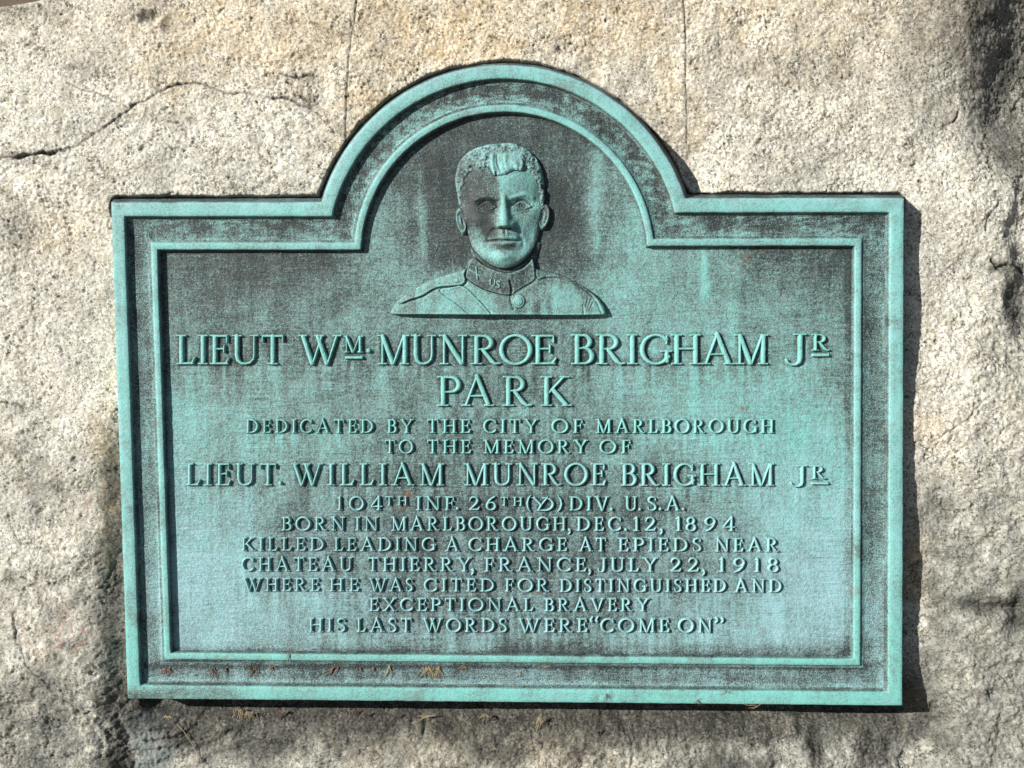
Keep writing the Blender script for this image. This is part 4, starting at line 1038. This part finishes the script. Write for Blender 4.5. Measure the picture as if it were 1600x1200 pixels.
# ----------------------------------------------------------------- ground
gx = np.concatenate([-np.geomspace(400, 1.5, 30), np.linspace(-1.3, 1.3, 20), np.geomspace(1.5, 400, 30)])
GX, GY = np.meshgrid(gx, gx)
GZ = 0.02 * fbm(GX * 100, GY * 100, 90, 3, 140) - 0.45
r, c = GX.shape
i, j = np.meshgrid(np.arange(r - 1), np.arange(c - 1), indexing='ij'); i = i.ravel(); j = j.ravel()
ground = build('ground', np.stack([GX.ravel(), GY.ravel(), GZ.ravel()], 1), np.stack([i * c + j, i * c + j + 1, (i + 1) * c + j + 1, (i + 1) * c + j], 1), MAT_GROUND)
ground['kind'] = 'structure'

# ----------------------------------------------------------------- dry grass and needles caught on the plaque and below it
def face_height(u, v):
    """approximate height of what lies under a plan point (cove, rims or rock)"""
    lp = loop_at(0, 14)
    return None
hcache = (us, vs, hr)
def rock_at(u, v):
    iu = np.clip(np.searchsorted(us, u), 1, len(us) - 1); iv = np.clip(np.searchsorted(vs, v), 1, len(vs) - 1)
    return float(hr[iv, iu])

def tube_set(blades, name, mat):
    V = []; F = []
    sides = 5
    for pts, r0, r1 in blades:
        n = len(pts); P = np.array(pts, float); base = len(V)
        for k in range(n):
            t = P[min(k + 1, n - 1)] - P[max(k - 1, 0)]; t /= np.linalg.norm(t) + 1e-9
            a = np.cross(t, [0.3, 0.2, 0.93]); a /= np.linalg.norm(a) + 1e-9; b = np.cross(t, a)
            r = r0 + (r1 - r0) * k / (n - 1)
            for s_ in range(sides):
                an = 2 * math.pi * s_ / sides
                V.append(P[k] + r * (math.cos(an) * a + math.sin(an) * b))
        for k in range(n - 1):
            for s_ in range(sides):
                F.append((base + k * sides + s_, base + k * sides + (s_ + 1) % sides, base + (k + 1) * sides + (s_ + 1) % sides, base + (k + 1) * sides + s_))
    V = np.array(V)
    o = V[:, :].mean(0)
    ob = build(name, (V - o) * S, F, mat)
    ob.matrix_world = LOC2W @ Matrix.Translation(Vector(o * S))
    return ob

rng = np.random.RandomState(11)
def tuft(u, v, h, n, length, spread, mat, label, name='dry_grass_tuft', cat='dry grass', group='dry grass and needles caught around the plaque', ang=90, w=0.58, wide=6):
    blades = []
    x0, y0 = plan(u, v, h)
    for k in range(n):
        a = math.radians(ang + rng.uniform(-spread, spread)); ln = 1.25 * length * rng.uniform(0.5, 1.1)
        bx = x0 + rng.uniform(-wide, wide); by = y0 + rng.uniform(-1, 1.5)
        bend = rng.uniform(-0.7, 0.7); pts = []
        zz = rng.uniform(0.4, 1.6); dx = dy = 0
        for q in range(6):
            t = q / 5
            aa = a + bend * (t - 0.3)
            pts.append((bx + dx, by - dy, h + zz + 1.2 * math.sin(t * math.pi) * rng.uniform(0.6, 1.3)))
            dx += math.cos(aa) * ln / 5; dy += math.sin(aa) * ln / 5
        blades.append((pts, w * rng.uniform(0.7, 1.1), w * 0.35))
    ob = tube_set(blades, name, mat)
    ob['label'] = label; ob['category'] = cat; ob['group'] = group
    return ob

HC = 18.0
tuft(262, 1044, HC, 16, 15, 55, MAT_RUSTY, 'rust coloured dry grass tuft in the lower left corner of the cove', wide=6)
tuft(333, 1044, HC, 9, 16, 30, MAT_BROWN, 'brown dry grass tuft under the inner rim, second from the lower left corner', wide=3)
tuft(353, 1042, HC, 4, 11, 18, MAT_BROWN, 'small brown dry grass tuft beside a bigger one, under the inner rim at left', wide=2)
tuft(396, 1043, HC, 8, 14, 60, MAT_BROWN, 'spreading brown dry grass tuft under the inner rim below the word HIS', wide=8)
tuft(427, 1042, HC, 8, 9, 50, MAT_RUSTY, 'short reddish dry grass tuft right of the spreading brown one', wide=7)
tuft(524, 1043, HC, 8, 14, 40, MAT_RUSTY, 'flat rust coloured needles lying under the inner rim below the word LAST', wide=7, ang=150)
tuft(560, 1043, HC, 4, 8, 50, MAT_RUSTY, 'sparse reddish needles below the word LAST, left of the upright sprig', wide=4)
tuft(608, 1040, HC, 6, 17, 24, MAT_STRAW, 'thin upright olive sprig of dry grass under the inner rim', wide=2)
tuft(583, 1042, HC, 5, 7, 40, MAT_RUSTY, 'tiny reddish needle tuft left of the upright sprig', wide=5)
tuft(674, 1042, HC, 30, 18, 42, MAT_STRAW, 'biggest straw coloured dry grass clump under the inner rim', wide=15)
tuft(724, 1040, HC, 6, 9, 60, MAT_STRAW, 'small olive dry grass tuft right of the biggest clump', wide=4)
tuft(855, 1042, HC, 3, 16, 10, MAT_STRAW, 'flat straw stalks lying along the inner rim right of centre', wide=6, ang=172)
tuft(811, 1050, HC, 3, 8, 60, MAT_STRAW, 'single curled straw in the cove right of centre', wide=2)
tuft(1135, 1080, 28.0, 6, 9, 150, MAT_STRAW, 'star shaped straw wisp on the lower outer rim', wide=2, w=0.45)
tuft(1088, 1094, 28.0, 7, 9, 120, MAT_BROWN, 'dark needle wisp at the lower edge of the outer rim', wide=4, w=0.4)
tuft(945, 1084, 28.0, 5, 15, 40, MAT_BROWN, 'forked thin dark needles on the lower outer rim', wide=3, w=0.35, ang=75)
tuft(1184, 1101, 28.0, 4, 16, 30, MAT_STRAW, 'pale straws lying on the bottom edge of the plaque', wide=6, w=0.5, ang=175)
tuft(452, 1022, 25.0, 2, 14, 12, MAT_BROWN, 'single brown needle standing on the inner rim below the words', wide=1, ang=100)
for (u, v, n, ln, spr, mat, lab, wd) in (
        (374, 1108, 10, 30, 35, MAT_STRAW, 'curved straw stalks hanging below the plaque at left', 12),
        (392, 1112, 16, 13, 70, MAT_STRAW, 'tangled straw clump against the lower shadow of the plaque', 9),
        (438, 1110, 9, 18, 35, MAT_BROWN, 'small olive dry sprig below the plaque, right of the straw clump', 6),
        (548, 1110, 7, 10, 60, MAT_RUSTY, 'small reddish needle bunch under the plaque left of centre', 5),
        (570, 1112, 6, 9, 60, MAT_BROWN, 'small brown needle bunch beside the reddish one under the plaque', 5),
        (617, 1114, 5, 8, 50, MAT_BROWN, 'tiny needle bunch above the dark hollow in the rock', 3),
        (672, 1118, 9, 20, 26, MAT_STRAW, 'straws lying flat over the dark hollow in the rock', 12),
        (723, 1116, 3, 14, 22, MAT_BROWN, 'short bent stalk right of the dark hollow', 2),
        (757, 1116, 10, 12, 90, MAT_STRAW, 'star shaped dry grass bunch below the plaque right of centre', 5),
        (845, 1120, 8, 22, 25, MAT_STRAW, 'upright dry sprig with a long stem below the plaque', 4)):
    hh = max(rock_at(u + q, v + 5 + e) for q in (-8, 0, 8) for e in (0, 8, 16)) + 0.4
    tuft(u, v, hh, n, ln, spr, mat, lab, wide=wd, ang=(170 if 'flat' in lab else 90), w=0.6)
# the long stalk that slants down from the lower left corner
pts = []
for u, v in spline([(222, 1094), (240, 1105), (260, 1118), (281, 1136), (295, 1152), (306, 1170), (314, 1186), (318, 1200)], 3):
    hh = max(rock_at(u + q, v + e) for q in (-4, 0, 4) for e in (-4, 0, 4)) + 1.5
    x, y = plan(u, v, hh); pts.append((float(x), float(y), hh))
P = np.array(pts); P[:, 2] = np.convolve(np.pad(P[:, 2], 3, 'edge'), np.ones(7) / 7, 'valid') + 1.5
stalk = tube_set([([tuple(p) for p in P], 1.1, 0.4)], 'dry_stalk', MAT_STRAW)
stalk['label'] = 'long dry stalk slanting down the rock from the lower left plaque corner'
stalk['category'] = 'stalk'
hh = rock_at(262, 1122) + 3
tuft(263, 1118, hh, 9, 16, 80, MAT_STRAW, 'dry leaf wisps at the middle of the long slanting stalk', wide=5, w=0.9)
tuft(212, 1098, rock_at(212, 1104) + 1, 4, 9, 50, MAT_BROWN, 'short brown wisps just below the lower left plaque corner', wide=5, w=.6)
